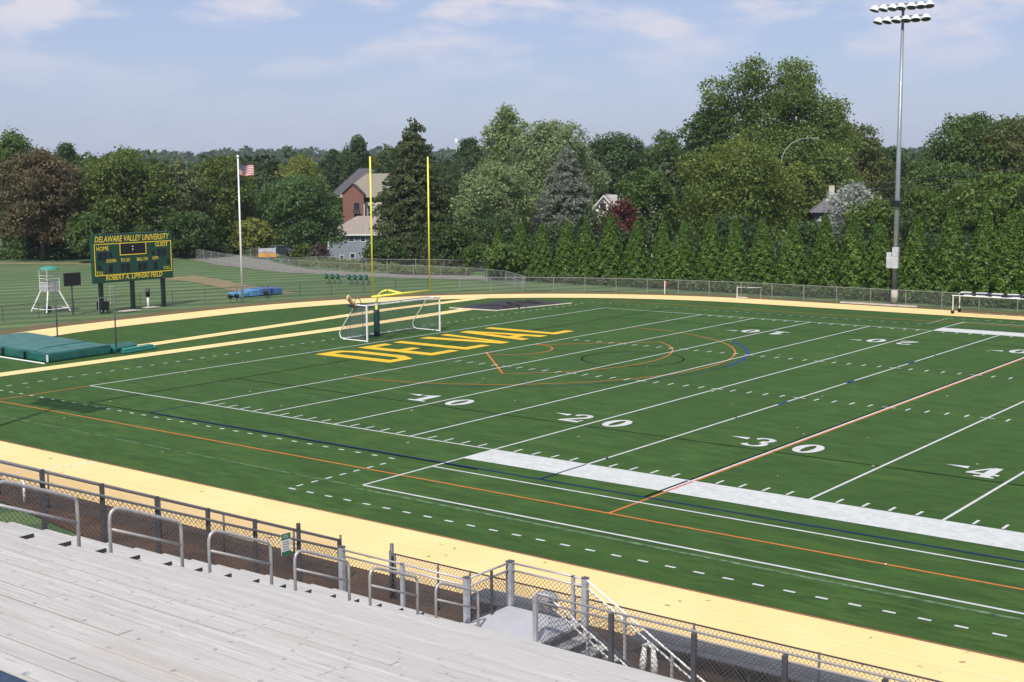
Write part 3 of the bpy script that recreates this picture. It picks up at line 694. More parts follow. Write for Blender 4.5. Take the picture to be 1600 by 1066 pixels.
for x0 in (30.1, 35.0, 41.05, 47.1, 53.15):
    bw = 2.0 if x0 < 31 else 5.95
    if x0 in (30.1, 35.0): bn = empty('team_bench', (x0, -15.5, 0), 'short dark bench left of the trash can behind the near track fence' if x0 < 31 else 'long dark team bench running right from the foot of the stairs', 'bench', 'team benches beside the near track')
    for j, y in enumerate((-15.85, -15.55, -15.25)):
        MB().bb(x0, x0+bw, y-.13, y+.13, .42, .46).build('plank', M('dark_bench_plank', (.13, .135, .15), .5, .2, .2, 3), bn, bevel=.006)
    MB().bb(x0, x0+bw, -15.135, -15.10, .40, .47).build('edge_trim', ALU, bn)
    for x in ((x0+.5, x0+3, x0+5.4) if bw > 3 else (x0+.4, x0+1.6)):
        MB().bb(x-.03, x+.03, -15.9, -15.2, .36, .41).build('bearer', DARKST, bn)
        for y in (-15.8, -15.3): MB().bb(x-.025, x+.025, y-.025, y+.025, 0, .36).build('leg', DARKST, bn)
tr = empty('trash_can', (32.75, -17.2, 0), 'grey ribbed trash can with rounded lid seen behind the platform rail', 'trash can')
tr.location = (32.5, -15.75, 0)
tb = MB(); tb.lathe((32.5, -15.75, 0), [(.22, 0), (.25, .08), (.27, .80), (.28, .82)], 20); tb.build('barrel', GALV, tr, False)
for k in range(20):
    a = 2*math.pi*k/20; MB().box((32.5+.272*math.cos(a), -15.75+.272*math.sin(a), .42), (.02, .03, .76), a).build('rib', M('rib_grey', (.42, .42, .44), .5), tr)
MB().lathe((32.5, -15.75, .82), [(.30, 0), (.29, .06), (.22, .14), (.11, .18), (.02, .19)], 20).build('lid', M('lid_grey', (.40, .41, .43), .5), tr, True)
ws = empty('plastic_stand', (35.9, -16.6, 0), 'small white plastic stand with two legs behind the stair rail', 'stand')
for s_ in (-.16, .16): MB().tube([(35.95+s_, -16.6, 0), (35.95+s_*.9, -16.6, .3), (35.95+s_*.7, -16.6, .62)], [.09, .08, .05], 10).build('leg', WHITE, ws, True)
MB().tube([(35.8, -16.6, .62), (35.95, -16.6, .70), (36.1, -16.6, .62)], .05, 8).build('crossbar', WHITE, ws, True)
SHADE_SLAB = None

# ------------------------------------------------------------------ far fences
def pipe_fence(name, label, pts, h, spacing, post_m, rail_m, wire, pitch=.09, r=.004, frm=0):
    root = empty(name, (pts[0][0], pts[0][1], 0), label, 'fence')
    # resample at post spacing
    P = [Vector((*p, 0)) for p in pts]; res = [P[0]]; left = spacing
    for a, b in zip(P[:-1], P[1:]):
        d = (b-a).length; u = (b-a)/d; t = 0
        while d-t >= left: t += left; res.append(a+u*t); left = spacing
        left -= d-t
    zz = [float(terr(p.x, p.y)) for p in res]
    for p, z in zip(res, zz): MB().tube([(p.x, p.y, z-.05), (p.x, p.y, z+h+.04)], .03, 6).build('post', post_m, root)
    MB().tube([(p.x, p.y, z+h) for p, z in zip(res, zz)], .022, 6).build('top_rail', rail_m, root)
    for a, b, za, zb in zip(res[:-1], res[1:], zz[:-1], zz[1:]): chain_link('chain_link_mesh', (a.x, a.y, za+.03), (b.x, b.y, zb+.03), h-.05, wire, root, pitch, r)
    return root
pipe_fence('perimeter_fence', 'dark chain link fence curving behind the scoreboard and the flagpole', FAR_FENCE[:9], 1.2, 3.1, DARKST, DARKST, WIRE, .13, .003)
pipe_fence('perimeter_fence', 'grey chain link fence along the far side of the track before the hedge', FAR_FENCE[8:], 1.25, 3.0, FARRAIL, FARRAIL, WIREL, .10, .0032)
pipe_fence('road_fence', 'pale chain link fence between the gravel road and the practice field', [(-96, 74.2), (-78, 66.5), (-62, 62.8), (-50, 62.6), (-38, 64.6), (-31, 63.2), (-24.5, 58.4)], 1.3, 3.4, FARRAIL, FARRAIL, WIREL, .14, .0035)
pipe_fence('road_fence', 'pale chain link fence on the house side of the gravel road', [(-93, 82), (-80, 77.5), (-66, 71.5), (-55, 70.5), (-46, 75), (-38, 73)], 1.2, 3.4, FARRAIL, FARRAIL, WIREL, .16, .003)

# ------------------------------------------------------------------ goal post and soccer goal
gpst = empty('goal_post', (-11.6, 24.38, 0), 'yellow football goal post with two tall uprights and padded base', 'goal post')
GX = -9.144
MB().tube([(-11.55, 24.38, 0), (-11.55, 24.38, 2.3)], .09, 12).build('base_pole', GPYEL, gpst, True)
MB().lathe((-11.55, 24.38, .02), [(.2, 0), (.21, .05), (.21, 1.78), (.2, 1.83)], 20).build('pad', M('navy_pad', (.012, .05, .06), .5), gpst, True)
neck = [(-11.55, 24.38, 2.25)]+[(-11.55+1.15*(1-math.cos(R(a))), 24.38, 2.25+.95*math.sin(R(a))) for a in range(15, 91, 15)]+[(-9.9, 24.38, 3.15), (GX, 24.38, 3.05)]
MB().tube(neck, .085, 12).build('gooseneck', GPYEL, gpst, True)
MB().tube([(GX, 24.38-2.9, 3.05), (GX, 24.38+2.9, 3.05)], .082, 12).build('crossbar', GPYEL, gpst, True)
for s_ in (-1, 1):
    MB().tube([(GX, 24.38+s_*2.82, 3.0), (GX, 24.38+s_*(2.82+.0), 12.2)], .055, 12).build('upright', GPYEL, gpst, True)
MB().tube([(GX, 21.56, 12.15), (GX+.15, 21.8, 12.05), (GX+.1, 22.0, 11.75), (GX+.2, 22.3, 11.7)], .02, 5).build('wind_ribbon', LORANGE, gpst)
sg_ = empty('soccer_goal', (-9.75, 25.2, 0), 'white portable soccer goal with grey net in front of the yellow goal post', 'soccer goal')
y0, y1 = 21.55, 28.87; fx = -9.72; bx = -12.3; tx = -10.75
for y in (y0, y1):
    MB().bb(fx-.05, fx+.05, y-.05, y+.05, 0, 2.38).build('upright', WHITE, sg_, bevel=.02)
    MB().tube([(fx, y, .06), (bx+.35, y, .06), (bx+.1, y, .16), (bx, y, .42), (bx+.1, y, .65), (tx, y, 2.42), (fx, y, 2.42)], .042, 8).build('side_frame', WHITE, sg_, True)
MB().bb(fx-.05, fx+.05, y0-.05, y1+.05, 2.38, 2.475).build('crossbar', WHITE, sg_, bevel=.02); MB().tube([(bx+.2, y0, .07), (bx+.2, y1, .07)], .035).build('ground_bar', WHITE, sg_, True)
MB().tube([(tx, y0, 2.42), (tx, y0+.5, 2.42)], .03).build('top_bar', WHITE, sg_, True)
def net(name, c0, c1, c2, c3, n1, n2, parent, mat, r=.004, sag=.0):
    V = []; F = []; C = [Vector(c) for c in (c0, c1, c2, c3)]
    def pt(u, v):
        p = C[0].lerp(C[1], u).lerp(C[3].lerp(C[2], u), v); p.x += sag*math.sin(u*math.pi)*math.sin(v*math.pi); return p
    mb = MB()
    for i in range(n1+1): mb.tube([pt(i/n1, k/6) for k in range(7)], r, 3, False)
    for j in range(n2+1): mb.tube([pt(k/6, j/n2) for k in range(7)], r, 3, False)
    return mb.build(name, mat, parent, kind='stuff')
NET = M('net_cord', (.16, .20, .24), .8, 0, .1, 5)
net('net', (bx+.1, y0, .65), (bx+.1, y1, .65), (tx, y1, 2.4), (tx, y0, 2.4), 72, 20, sg_, NET, .005, -.1)
net('net', (bx+.1, y0, .08), (bx+.1, y1, .08), (bx+.1, y1, .65), (bx+.1, y0, .65), 72, 6, sg_, NET, .005)
net('net', (tx, y0, 2.41), (tx, y1, 2.41), (fx, y1, 2.41), (fx, y0, 2.41), 72, 9, sg_, NET, .005)
for y in (y0, y1): net('net', (bx+.1, y, .08), (fx, y, .08), (fx, y, 2.4), (tx, y, 2.4), 26, 24, sg_, NET, .005)
TAN = M('tan_canvas', (.55, .42, .22), .85)
bg_ = empty('equipment_bag', (-12.6, 21.5, 0), 'tan drooping bundle on a dark stand at the left corner of the soccer goal', 'bundle')
bz = 2.3
MB().tube([(-10.6, 21.45, bz+.0), (-10.7, 21.25, bz+.3), (-10.8, 21.1, bz+.6), (-10.8, 20.95, bz+.75), (-10.75, 20.8, bz+.66), (-10.7, 20.75, bz+.5)], [.05, .07, .10, .11, .09, .04], 8).build('canvas', TAN, bg_, True)
MB().tube([(-10.7, 21.4, bz-.1), (-10.75, 21.15, bz+.25), (-10.8, 20.95, bz+.5)], .05, 6).build('strap', BROWN, bg_, True)
MB().tube([(-10.5, 21.5+.33*math.cos(R(a)), 2.45+.45*math.sin(R(a))) for a in range(0, 181, 15)], .028, 6).build('hoop', DARKST, bg_, True)
MB().bb(-11.6, -10.2, 21.7, 22.7, 2.25, 2.34).build('shelf_bar', LBLUE, bg_)
for p in ((-11.5, 21.75), (-10.3, 21.75)): MB().tube([(p[0], p[1], 0), (p[0], p[1], 2.25)], .015, 6).build('leg', DARKST, bg_)

# ------------------------------------------------------------------ pole vault pit
TEAL = M('teal_vinyl', (.008, .12, .10), .38, 0, .35, 1.6, .8); TEALT = M('teal_vinyl_top', (.042, .15, .135), .5, 0, .25, 1.2, .6)
pv = empty('vault_mat', (-23, 6, 0), 'large teal pole vault landing mat under a vinyl cover left of the runways', 'mat')
def pad(name, P, z1, parent, mat=TEAL, bev=.06, z0=.03):
    return MB().slab(P, z0, z1).build(name, mat, parent, bevel=bev)
# main pit blocks (front row of three), rising cover on top
pad('mat_block', [(-18.6, 3.45), (-21.1, 3.6), (-21.6, 8.4), (-18.95, 8.2)][::-1], .55, pv)
pad('mat_block', [(-21.14, 3.6), (-23.7, 3.7), (-24.2, 8.5), (-21.64, 8.4)][::-1], .565, pv)
pad('mat_block', [(-23.74, 3.7), (-26.4, 3.9), (-26.8, 8.6), (-24.24, 8.5)][::-1], .575, pv)
pad('mat_block', [(-26.44, 3.9), (-29.4, 4.1), (-29.6, 8.8), (-26.84, 8.6)][::-1], .55, pv)
MB().add([(-18.75, 3.6, .57), (-18.9, 8.1, .57), (-29.4, 8.7, .59), (-29.2, 4.2, .59), (-20.0, 4.2, .66), (-20.4, 7.6, .70), (-27.8, 8, .76), (-27.6, 5, .72)],
         [(0, 1, 5, 4), (1, 2, 6, 5), (2, 3, 7, 6), (3, 0, 4, 7), (4, 5, 6, 7)]).build('cover', TEALT, pv, True)
MB().tube([(-20.2, 3.75, .58), (-20.45, 4.6, .66), (-20.75, 7.5, .69), (-20.7, 8.0, .6)], .07, 6).build('cover_fold', TEAL, pv, True)
for q in ((-21.12, 3.55), (-23.72, 3.65)): MB().bb(q[0]-.06, q[0]+.06, q[1]-.06, q[1]+.02, .08, .52).build('buckle_strap', BLACK, pv)
MB().bb(-18.58, -18.52, 3.4, 3.5, .08, .50).build('buckle_strap', WHITE, pv)
pad('nose_block', [(-18.7, 8.3), (-20.9, 8.5), (-21.0, 11.2), (-19.6, 10.6)][::-1], .34, pv); pad('nose_block', [(-18.95, 8.4), (-19.5, 8.3), (-19.3, 9.7), (-18.8, 9.7)][::-1], .38, pv)
MB().tube([(-26.5, 3.3, .03), (-18.4, 3.15, .03)], .05, 6).build('base_rail', WHITE, pv)
tp = empty('folding_mat', (-18.4, 9.2, 0), 'small pale teal folding mat lying beside the tip of the vault mat', 'mat')
MB().slab([(-18.1, 8.5), (-18.7, 8.7), (-19.4, 11.5), (-18.6, 11.4)][::-1], .02, .16).build('panel', M('light_teal', (.03, .22, .19), .45), tp, bevel=.03); MB().slab([(-18.2, 8.6), (-18.7, 8.75), (-19.3, 11.3), (-18.7, 11.2)][::-1], .17, .30).build('panel', M('light_teal', (.03, .22, .19), .45), tp, bevel=.03)
for nm, (x, y), h in (('left', (-26.0, 9.0), 4.3), ('right', (-19.0, 8.6), 4.2)):
    v = empty('vault_standard', (x, y, 0), 'thin dark pole vault standard at the %s side of the teal mat' % nm, 'pole', 'pole vault standards')
    MB().tube([(x, y, 0), (x, y, h)], .045, 8).build('mast', DARKST, v, True)
    if nm == 'right': MB().tube([(x-.4, y, h-1.1), (x-.4, y, h), (x, y, h)], .02, 6).build('bar', RAIL, v)
    MB().bb(x-.25, x+.25, y-.15, y+.15, 0, .08).build('base_plate', DARKST, v)
BMAT = M('black_tarp', (.022, .022, .025), .7, 0, .3, 1.0, .3)
bt = empty('pit_cover', (-16.5, 45.6, 0), 'dark tarpaulin covering the long jump pit at the far corner of the turf', 'tarp')
MB().slab([(-19.2, 41.3), (-14.9, 41.8), (-13.4, 49.9), (-17.4, 50.3), (-19.4, 48)][::1], .02, .10).build('tarp', BMAT, bt, bevel=.03)
MB().tube([(-19.4, 41.2, .06), (-14.8, 41.7, .06), (-13.3, 50, .06)], .06, 6).build('edge_board', M('pale_edge', (.62, .55, .42), .8), bt)
rg = random.Random(5)
for k in range(9): MB().tube([(-18.6+rg.uniform(0, 4), 42.5+k*.8, .1), (-18+rg.uniform(0, 3), 43+k*.8, .14), (-17+rg.uniform(0, 3), 43.2+k*.8, .1)], .05, 5).build('fold', BMAT, bt, True)

# ------------------------------------------------------------------ text
def text_obj(name, body, mat, parent, origin, right, up, width, height, shear=0, bold=.0, lift=.0, align='L'):
    cu = bpy.data.curves.new(name, 'FONT'); cu.body = body; cu.size = 1; cu.shear = shear; cu.offset = bold; cu.resolution_u = 2
    o = bpy.data.objects.new('tmp', cu); COL.objects.link(o); bpy.context.view_layer.update()
    m = bpy.data.meshes.new_from_object(o.evaluated_get(bpy.context.evaluated_depsgraph_get())); bpy.data.objects.remove(o)
    co = np.empty(len(m.vertices)*3, np.float32); m.vertices.foreach_get('co', co); co = co.reshape(-1, 3)
    mn, mxx = co.min(0), co.max(0); sc = (width/(mxx[0]-mn[0]), height/(mxx[1]-mn[1]))
    u = (co[:, 0]-mn[0])*sc[0]; v = (co[:, 1]-mn[1])*sc[1]; Rv, Uv, O = map(lambda q: np.array(q, float), (right, up, origin)); N = np.cross(Rv, Uv)
    P = O+u[:, None]*Rv+v[:, None]*Uv+N*lift-(np.array(parent.location) if parent else 0)
    m.vertices.foreach_set('co', P.astype(np.float32).ravel()); m.update(); m.materials.clear(); m.materials.append(mat); m.name = name
    return link(name, m, parent)

# ------------------------------------------------------------------ scoreboard
bx0 = -40.9
sb = empty('scoreboard', (bx0, 26.1, 0), 'dark green university football scoreboard with yellow lettering on three posts', 'scoreboard')
yl, yr, zb, zt = 22.19, 30.03, 2.38, 6.36
MB().bb(bx0-.35, bx0, yl, yr, zb, zt).build('cabinet', GREEN, sb, bevel=.02)
for y, x in ((22.9, bx0-.18), (25.95, bx0-.18), (29.05, bx0-.18)): MB().bb(x-.12, x+.12, y-.16, y+.16, 0, zb).build('post', M('post_green', (.008, .03, .025), .5, .2), sb)
Rt, Ut = (0, 1, 0), (0, 0, 1)
def sbt(s, y, z, w, h, sh=0, b=.006): text_obj('lettering', s, YEL, sb, (bx0+.006, y, z), Rt, Ut, w, h, sh, b)
sbt('DELAWARE VALLEY UNIVERSITY', yl+.2, 5.70, 7.35, .50, .25, .006); sbt('ROBERT A. LIPINSKI FIELD', yl+1.1, 2.58, 5.6, .40, .22, .006)
sbt('HOME', yl+.33, 5.02, 1.15, .36); sbt('GUEST', yr-1.75, 5.12, 1.3, .36)
sbt('DOWN', yl+1.25, 4.02, .92, .28); sbt('TO GO', yl+2.62, 4.02, .9, .28); sbt('BALL ON', yl+4.2, 4.02, 1.08, .28); sbt('QTR', yl+5.75, 4.02, .62, .28)
sbt('T.O.L.', yl+.25, 3.10, .72, .26); sbt('T.O.L.', yr-.98, 3.16, .72, .26)
def bar(y0, y1, z0, z1): MB().bb(bx0+.003, bx0+.014, y0, y1, z0, z1).build('frame_line', YEL, sb)
fy0, fy1, fz0, fz1 = yl+.12, yr-.12, 2.98, 5.58
bar(fy0, fy1, fz1-.06, fz1); bar(fy0, fy1, fz0, fz0+.06); bar(fy0, fy0+.06, fz0+.06, fz1-.06); bar(fy1-.06, fy1, fz0+.06, fz1-.06)
MB().bb(bx0+.002, bx0+.008, yl+2.62, yl+5.1, 4.62, 5.5).build('clock_panel', BLACK, sb)
bar(yl+2.56, yl+2.62, 4.56, 5.52); bar(yl+5.1, yl+5.16, 4.56, 5.52); bar(yl+2.62, yl+5.1, 4.56, 4.62)
for z in (4.95, 5.2): MB().bb(bx0+.009, bx0+.015, yl+3.78, yl+3.88, z, z+.10).build('colon_lamp', WHITE, sb)
DG = M('digit_window', (.006, .012, .022), .3)
for y, z, w, h in ((yl+.45, 4.25, .42, .62), (yl+.95, 4.25, .42, .62), (yl+1.5, 4.4, .3, .4), (yl+.4, 3.45, .3, .4), (yl+1.45, 3.2, .4, .66), (yl+2.6, 3.2, .4, .66), (yl+3.08, 3.2, .4, .66), (yl+4.3, 3.2, .4, .66), (yl+4.78, 3.2, .4, .66), (yl+5.85, 3.2, .4, .66), (yr-2.1, 4.4, .3, .4), (yr-1.55, 4.3, .42, .62), (yr-1.05, 4.3, .42, .62), (yr-.6, 3.6, .3, .4)):
    MB().bb(bx0+.001, bx0+.005, y, y+w, z, z+h).build('digit_window', DG, sb)
pc = empty('play_clock', (-41.5, 20.5, 0), 'small black play clock panel on a thin post left of the scoreboard', 'clock')
MB().bb(-41.62, -41.42, 19.85, 21.31, 2.33, 3.38).build('panel', BLACK, pc, bevel=.02); MB().bb(-41.56, -41.48, 20.46, 20.56, 0, 2.33).build('post', DARKST, pc)
# filming tower / lift chair
tw = empty('filming_tower', (-45, 20.6, 0), 'white caged filming tower on splayed legs with teal canopy', 'tower')
cx, cy = -45.0, 20.75; PW = .56
WH2 = M('tower_grey', (.50, .50, .50), .5, .1); CG = M('cage_mesh_panel', (.42, .43, .44), .6, .2)
MB().bb(cx-PW, cx+PW, cy-PW, cy+PW, 1.72, 1.78).build('floor', WH2, tw)
for (a, b, c, d) in ((cx-PW, cx+PW, cy-PW, cy-PW+.02), (cx-PW, cx+PW, cy+PW-.02, cy+PW), (cx-PW, cx-PW+.02, cy-PW+.02, cy+PW-.02), (cx+PW-.02, cx+PW, cy-PW+.02, cy+PW-.02)):
    MB().bb(a, b, c, d, 1.85, 2.42).build('cage_panel', CG, tw)
for z in (1.82, 2.14, 2.45, 2.75, 3.0):
    MB().tube([(cx-PW, cy-PW, z), (cx+PW, cy-PW, z), (cx+PW, cy+PW, z), (cx-PW, cy+PW, z)], .018, 6, closed=True).build('cage_rail', WHITE, tw)
for sx_ in (-1, 1):
    for sy_ in (-1, 1):
        MB().tube([(cx+sx_*PW, cy+sy_*PW, 1.74), (cx+sx_*PW, cy+sy_*PW, 3.5)], .022, 6).build('corner_post', WHITE, tw)
        MB().tube([(cx+sx_*PW*.9, cy+sy_*PW*.9, 1.74), (cx+sx_*1.1, cy+sy_*1.1, .05)], .06, 8).build('leg', WHITE, tw)
for sy_ in (-1, 1): MB().tube([(cx-1.05, cy+sy_*1.05, .3), (cx+1.05, cy+sy_*1.05, .3)], .045, 6).build('base_beam', WHITE, tw)
MB().tube([(cx+1.05, cy-1.05, .3), (cx+1.05, cy+1.05, .3)], .045, 6).build('base_beam', WHITE, tw)
MB().lathe((cx, cy, 3.46), [(.83, 0), (.82, .05), (.6, .2), (.28, .29), (.04, .31)], 10).build('canopy', M('canopy_teal', (.05, .26, .20), .6), tw, True)
MB().tube([(cx+.6, cy-.75, .32), (cx+.9, cy-.75, .32)], .28, 14).build('wheel', BLACK, tw, True)
# small things along the verge
cart = empty('wheeled_cart', (-41.2, 22.7, 0), 'dark wheeled cart standing at the left post of the scoreboard', 'cart')
MB().bb(-41.0, -40.3, 22.35, 23.1, .25, .95).build('bin', BLACK, cart, bevel=.04)
MB().tube([(-40.6, 22.3, .2), (-40.6, 22.3, 1.25), (-40.6, 23.15, 1.25), (-40.6, 23.15, .2)], .025, 6).build('handle', GALV, cart)
for y in (22.4, 23.05): MB().tube([(-40.4, y-.04, .13), (-40.4, y+.04, .13)], .13, 12).build('wheel', DARKST, cart, True)
vb = empty('valve_box', (-41, 27.5, 0), 'black cylinder on a white pipe between the right two scoreboard posts', 'pipe')
MB().tube([(-41, 27.4, 0), (-41, 27.4, .95)], .09, 8).build('pipe', WHITE, vb, True); MB().tube([(-41, 27.4, .95), (-41, 27.4, 1.6)], .17, 10).build('cylinder', BLACK, vb, True)
MB().bb(-41.5, -40.5, 27.0, 28.2, 0, .06).build('slab', CONC, vb)
sp = empty('stone_slab', (-40, 24.7, 0), 'pale low stone slab in the dry verge under the scoreboard', 'slab'); MB().slab(noisy([(-40.4, 24), (-39.7, 24.1), (-39.6, 25.6), (-40.5, 25.5)], .06, 9), 0, .07).build('slab', CONC, sp)
# flag pole
fp = empty('flagpole', (-38.68, 35.67, 0), 'tall white flagpole with a ball on top in the verge right of the scoreboard', 'flagpole')
MB().tube([(-38.68, 35.67, 0), (-38.68, 35.67, 12.5)], [.11, .055], 12).build('pole', WHITE, fp, True); MB().lathe((-38.68, 35.67, 12.5), [(.03, 0), (.11, .08), (.13, .15), (.1, .23), (.02, .28)], 10).build('finial', WHITE, fp, True)
fl = empty('flag', (-38.68, 35.75, 11.5), 'american flag with stars and stripes flying from the flagpole', 'flag')
FR = M('flag_red', (.42, .035, .045), .8); FB = M('flag_blue', (.02, .03, .12), .8); FW = M('flag_white', (.75, .74, .74), .8)
def flagp(u, v): return (-38.68+.16*math.sin(u*7+v*1.5)*u**.5, 35.76+u*1.55, 12.05-v*.95-.22*u-.10*math.sin(u*5))
for k in range(13):
    mb = MB(); n_ = 12; A_ = [flagp(i/n_, k/13) for i in range(n_+1)]; B_ = [flagp(i/n_, (k+1)/13) for i in range(n_+1)]
    if k < 7: A_ = A_[5:]; B_ = B_[5:]
    mb.strip(A_, B_); mb.build('stripe', FR if k % 2 == 0 else FW, fl, True)
mb = MB()
for k in range(7): mb.strip([flagp(i/12, k/13) for i in range(6)], [flagp(i/12, (k+1)/13) for i in range(6)])
mb.build('canton', FB, fl, True); mb = MB()
for a in range(6):
    for b in range(5):
        p = flagp(.035+a*.065, .05+b*.1); mb.lathe((p[0]+.012, p[1], p[2]), [(.022, 0), (.022, .006)], 5, 'X')
mb.build('stars', FW, fl, kind='stuff')
for y, lb in ((34.5, 'small black floodlight on the ground left of the flagpole'), (35.2, 'second small black floodlight, right at the foot of the flagpole'), (38.6, 'small black floodlight in front of the blue mats')):
    f_ = empty('ground_floodlight', (-38.9, y, 0), lb, 'floodlight', 'floodlights around the flagpole'); MB().tube([(-38.9, y, 0), (-38.9, y, .4)], .03, 6).build('stake', DARKST, f_); MB().box((-38.9, y, .52), (.3, .42, .28), .3, (R(30), 'Y')).build('lamp_head', BLACK, f_, bevel=.03)
bm = empty('stacked_mats', (-42.5, 40.5, 0), 'row of blue foam mats lying behind the fence right of the flagpole', 'mat')
for k, (c_, h) in enumerate((((.10, .27, .52), .38), ((.07, .22, .50), .55), ((.05, .13, .34), .62), ((.04, .10, .28), .58))):
    MB().box((-42.6+k*.15, 38.6+k*1.2, h/2), (1.7, 1.15, h), R(4-k*3)).build('mat_block', M('blue_mat%d' % 0 if k < 2 else 'navy_mat', c_, .5), bm, bevel=.05)
# blocking sled on the practice field
sl = empty('blocking_sled', (-44.3, 53.8, 0), 'green football blocking sled with a row of pads on the practice field', 'sled')
SG = M('sled_green', (.01, .09, .06), .5)
a0, a1 = Vector((-46.3, 53.4, 0)), Vector((-41.8, 54.6, 0)); dv = (a1-a0).normalized(); nv = Vector((dv.y, -dv.x, 0))
MB().tube([a0+Vector((0, 0, .75)), a1+Vector((0, 0, .75))], .05, 6).build('beam', SG, sl)
for k in range(8):
    if k == 3: continue
    p = a0.lerp(a1, k/7)
    MB().lathe(p+nv*.22+Vector((0, 0, .45)), [(.1, 0), (.16, .08), (.17, .45), (.12, .58)], 8).build('pad', SG, sl, True)
    MB().tube([p+Vector((0, 0, .72)), p-nv*.3+Vector((0, 0, .3)), p-nv*.6+Vector((0, 0, .05)), p+nv*.1+Vector((0, 0, .05))], .04, 5).build('skid', SG, sl)
    MB().lathe(p+nv*.39+Vector((0, 0, .72)), [(.05, 0), (.05, .03)], 6).build('badge', WHITE, sl)

# ------------------------------------------------------------------ light poles
def light_pole(x, y, label, face):
    lp = empty('stadium_light_pole', (x, y, 0), label, 'light pole', 'stadium light poles', rz=0)
    o0 = (0, 0, 0)
    MB().tube([(0, 0, 0), (0, 0, 1.15)], [.30, .27], 16).build('concrete_base', CONC, lp, True, off=o0)
    MB().tube([(0, 0, 1.15), (0, 0, 9), (0, 0, 24.4)], [.24, .20, .11], 16).build('shaft', M('pole_grey', (.27, .30, .315), .4, .4, .12, 1), lp, True, off=o0)
    s = face
    def lamp(dx, z, yaw, mb_parent):
        c = Vector((dx, .35*s, z)); d = Vector((math.sin(yaw), math.cos(yaw)*s, -2.6)).normalized()
        q = d.to_track_quat('Z', 'Y').to_matrix()
        mb = MB(); V = []; F = []; prof = [(.02, -.40), (.15, -.39), (.27, -.28), (.35, -.10), (.40, .05)]; n = 14
        for (r_, z_) in prof:
            for j in range(n): th = 2*math.pi*j/n; V.append(q @ Vector((r_*math.cos(th), r_*math.sin(th), z_))+c)
        for i in range(len(prof)-1):
            for j in range(n): F.append((i*n+j, i*n+(j+1) % n, (i+1)*n+(j+1) % n, (i+1)*n+j))
        mb.add(V, F); h = mb.build('lamp_head', M('lamp_white', (.78, .80, .84), .35, .0), lp, True, off=o0)
        mb = MB(); V = [q @ Vector((.38*math.cos(2*math.pi*j/n), .38*math.sin(2*math.pi*j/n), .03))+c for j in range(n)]; mb.add(V, [tuple(range(n))])
        mb.build('lens', M('lamp_lens', (.07, .08, .07), .15), h, off=o0)
        MB().tube([(dx, 0, z+.25), (dx, .2*s, z+.05)], .03, 5).build('bracket', DARKST, h, off=o0)
    ups = [-2.3, -1.55, -.78, -.05, .82, 1.6, 2.3]; los = [-1.98, -1.2, -.4, .4, 1.2, 2.05]
    for dx in ups: lamp(dx, 24.15, dx*.25, lp)
    for dx in los: lamp(dx, 23.15, dx*.25, lp)
    MB().tube([(-2.0, 0, 24.5), (2.0, 0, 24.5)], .045, 6).build('cross_arm', DARKST, lp, off=o0); MB().tube([(-1.6, 0, 23.5), (1.75, 0, 23.5)], .045, 6).build('cross_arm', DARKST, lp, off=o0)
    MB().bb(-.62, -.2, -.45*1, -.1, 3.0, 4.3).build('cabinet', M('cabinet_grey', (.52, .55, .58), .45, .1), lp, bevel=.02, off=o0)
    MB().bb(-.15, .42, -.62, -.26, 3.0, 4.0).build('cabinet', M('cabinet_grey', (.52, .55, .58), .45, .1), lp, bevel=.02, off=o0); MB().bb(-.08, .42, -.60, -.26, 4.03, 4.75).build('cabinet', M('cabinet_grey', (.52, .55, .58), .45, .1), lp, bevel=.02, off=o0)
    MB().bb(-.38, .3, -.4, .22, 8.1, 8.6).build('speaker_box', BLACK, lp, off=o0)
    return lp
light_pole(8.95, 65.3, 'tall grey stadium light pole with two rows of lamps in front of the hedge', -1)
NP = light_pole(3.45, -22.6, 'stadium light pole left of the bleachers, casting the lamp shadow on the turf', 1)
pd = empty('pole_vault_board', (8.6, 63.9, 0), 'low pale kerb board in the verge at the foot of the light pole', 'board'); MB().bb(5.0, 11.6, 63.4, 63.6, 0, .12).build('board', M('pink_board', (.62, .52, .45), .8), pd)

# ------------------------------------------------------------------ things by the far fence
rk = empty('rolling_rack', (18.6, 60.6, 0), 'long wheeled rack with black and white top at the right edge beyond the track', 'rack')
for x in (15.6, 22.5): 
    for y in (60.4, 61.9):
        MB().tube([(x, y, .25), (x, y, 1.42)], .04, 8).build('leg', WHITE, rk); MB().tube([(x, y-.05, .14), (x, y+.05, .14)], .14, 12).build('wheel', BLACK, rk, True)
MB().tube([(15.5, 60.4, 1.42), (28, 60.4, 1.42)], .04, 6).build('top_bar', WHITE, rk); MB().tube([(15.5, 61.9, 1.42), (28, 61.9, 1.42)], .04, 6).build('top_bar', WHITE, rk)
for k in range(10):
    MB().box((16.6+k*1.2, 61.15, 1.50+.04*(k % 2)), (1.12, 1.5, .16), R(rg.uniform(-2, 2))).build('padded_panel', BLACK if k % 2 == 0 else M('navy_pad2', (.02, .03, .06), .6), rk, bevel=.04)
    MB().box((16.6+k*1.2, 60.42, 1.46), (.9, .05, .14)).build('white_slat', WHITE, rk); MB().box((16.3+k*1.2, 61.3, 1.63), (.8, .5, .05), R(5)).build('white_slat', WHITE, rk)
hd = empty('hurdle_frame', (-3.6, 61.8, 0), 'small white square frame standing before the far fence', 'hurdle')
MB().tube([(-4.1, 62.2, 0), (-4.1, 62.2, 1.0), (-3.1, 62.2, 1.0), (-3.1, 62.2, 0)], .04, 6).build('frame', WHITE, hd); MB().tube([(-4.1, 62.2, .12), (-3.1, 62.2, .12)], .03, 6).build('low_bar', WHITE, hd)
MB().tube([(-3.1, 62.2, 1.0), (-2.1, 62.8, 1.0), (-2.1, 62.8, 0)], .03, 6).build('side_bar', GALV, hd)
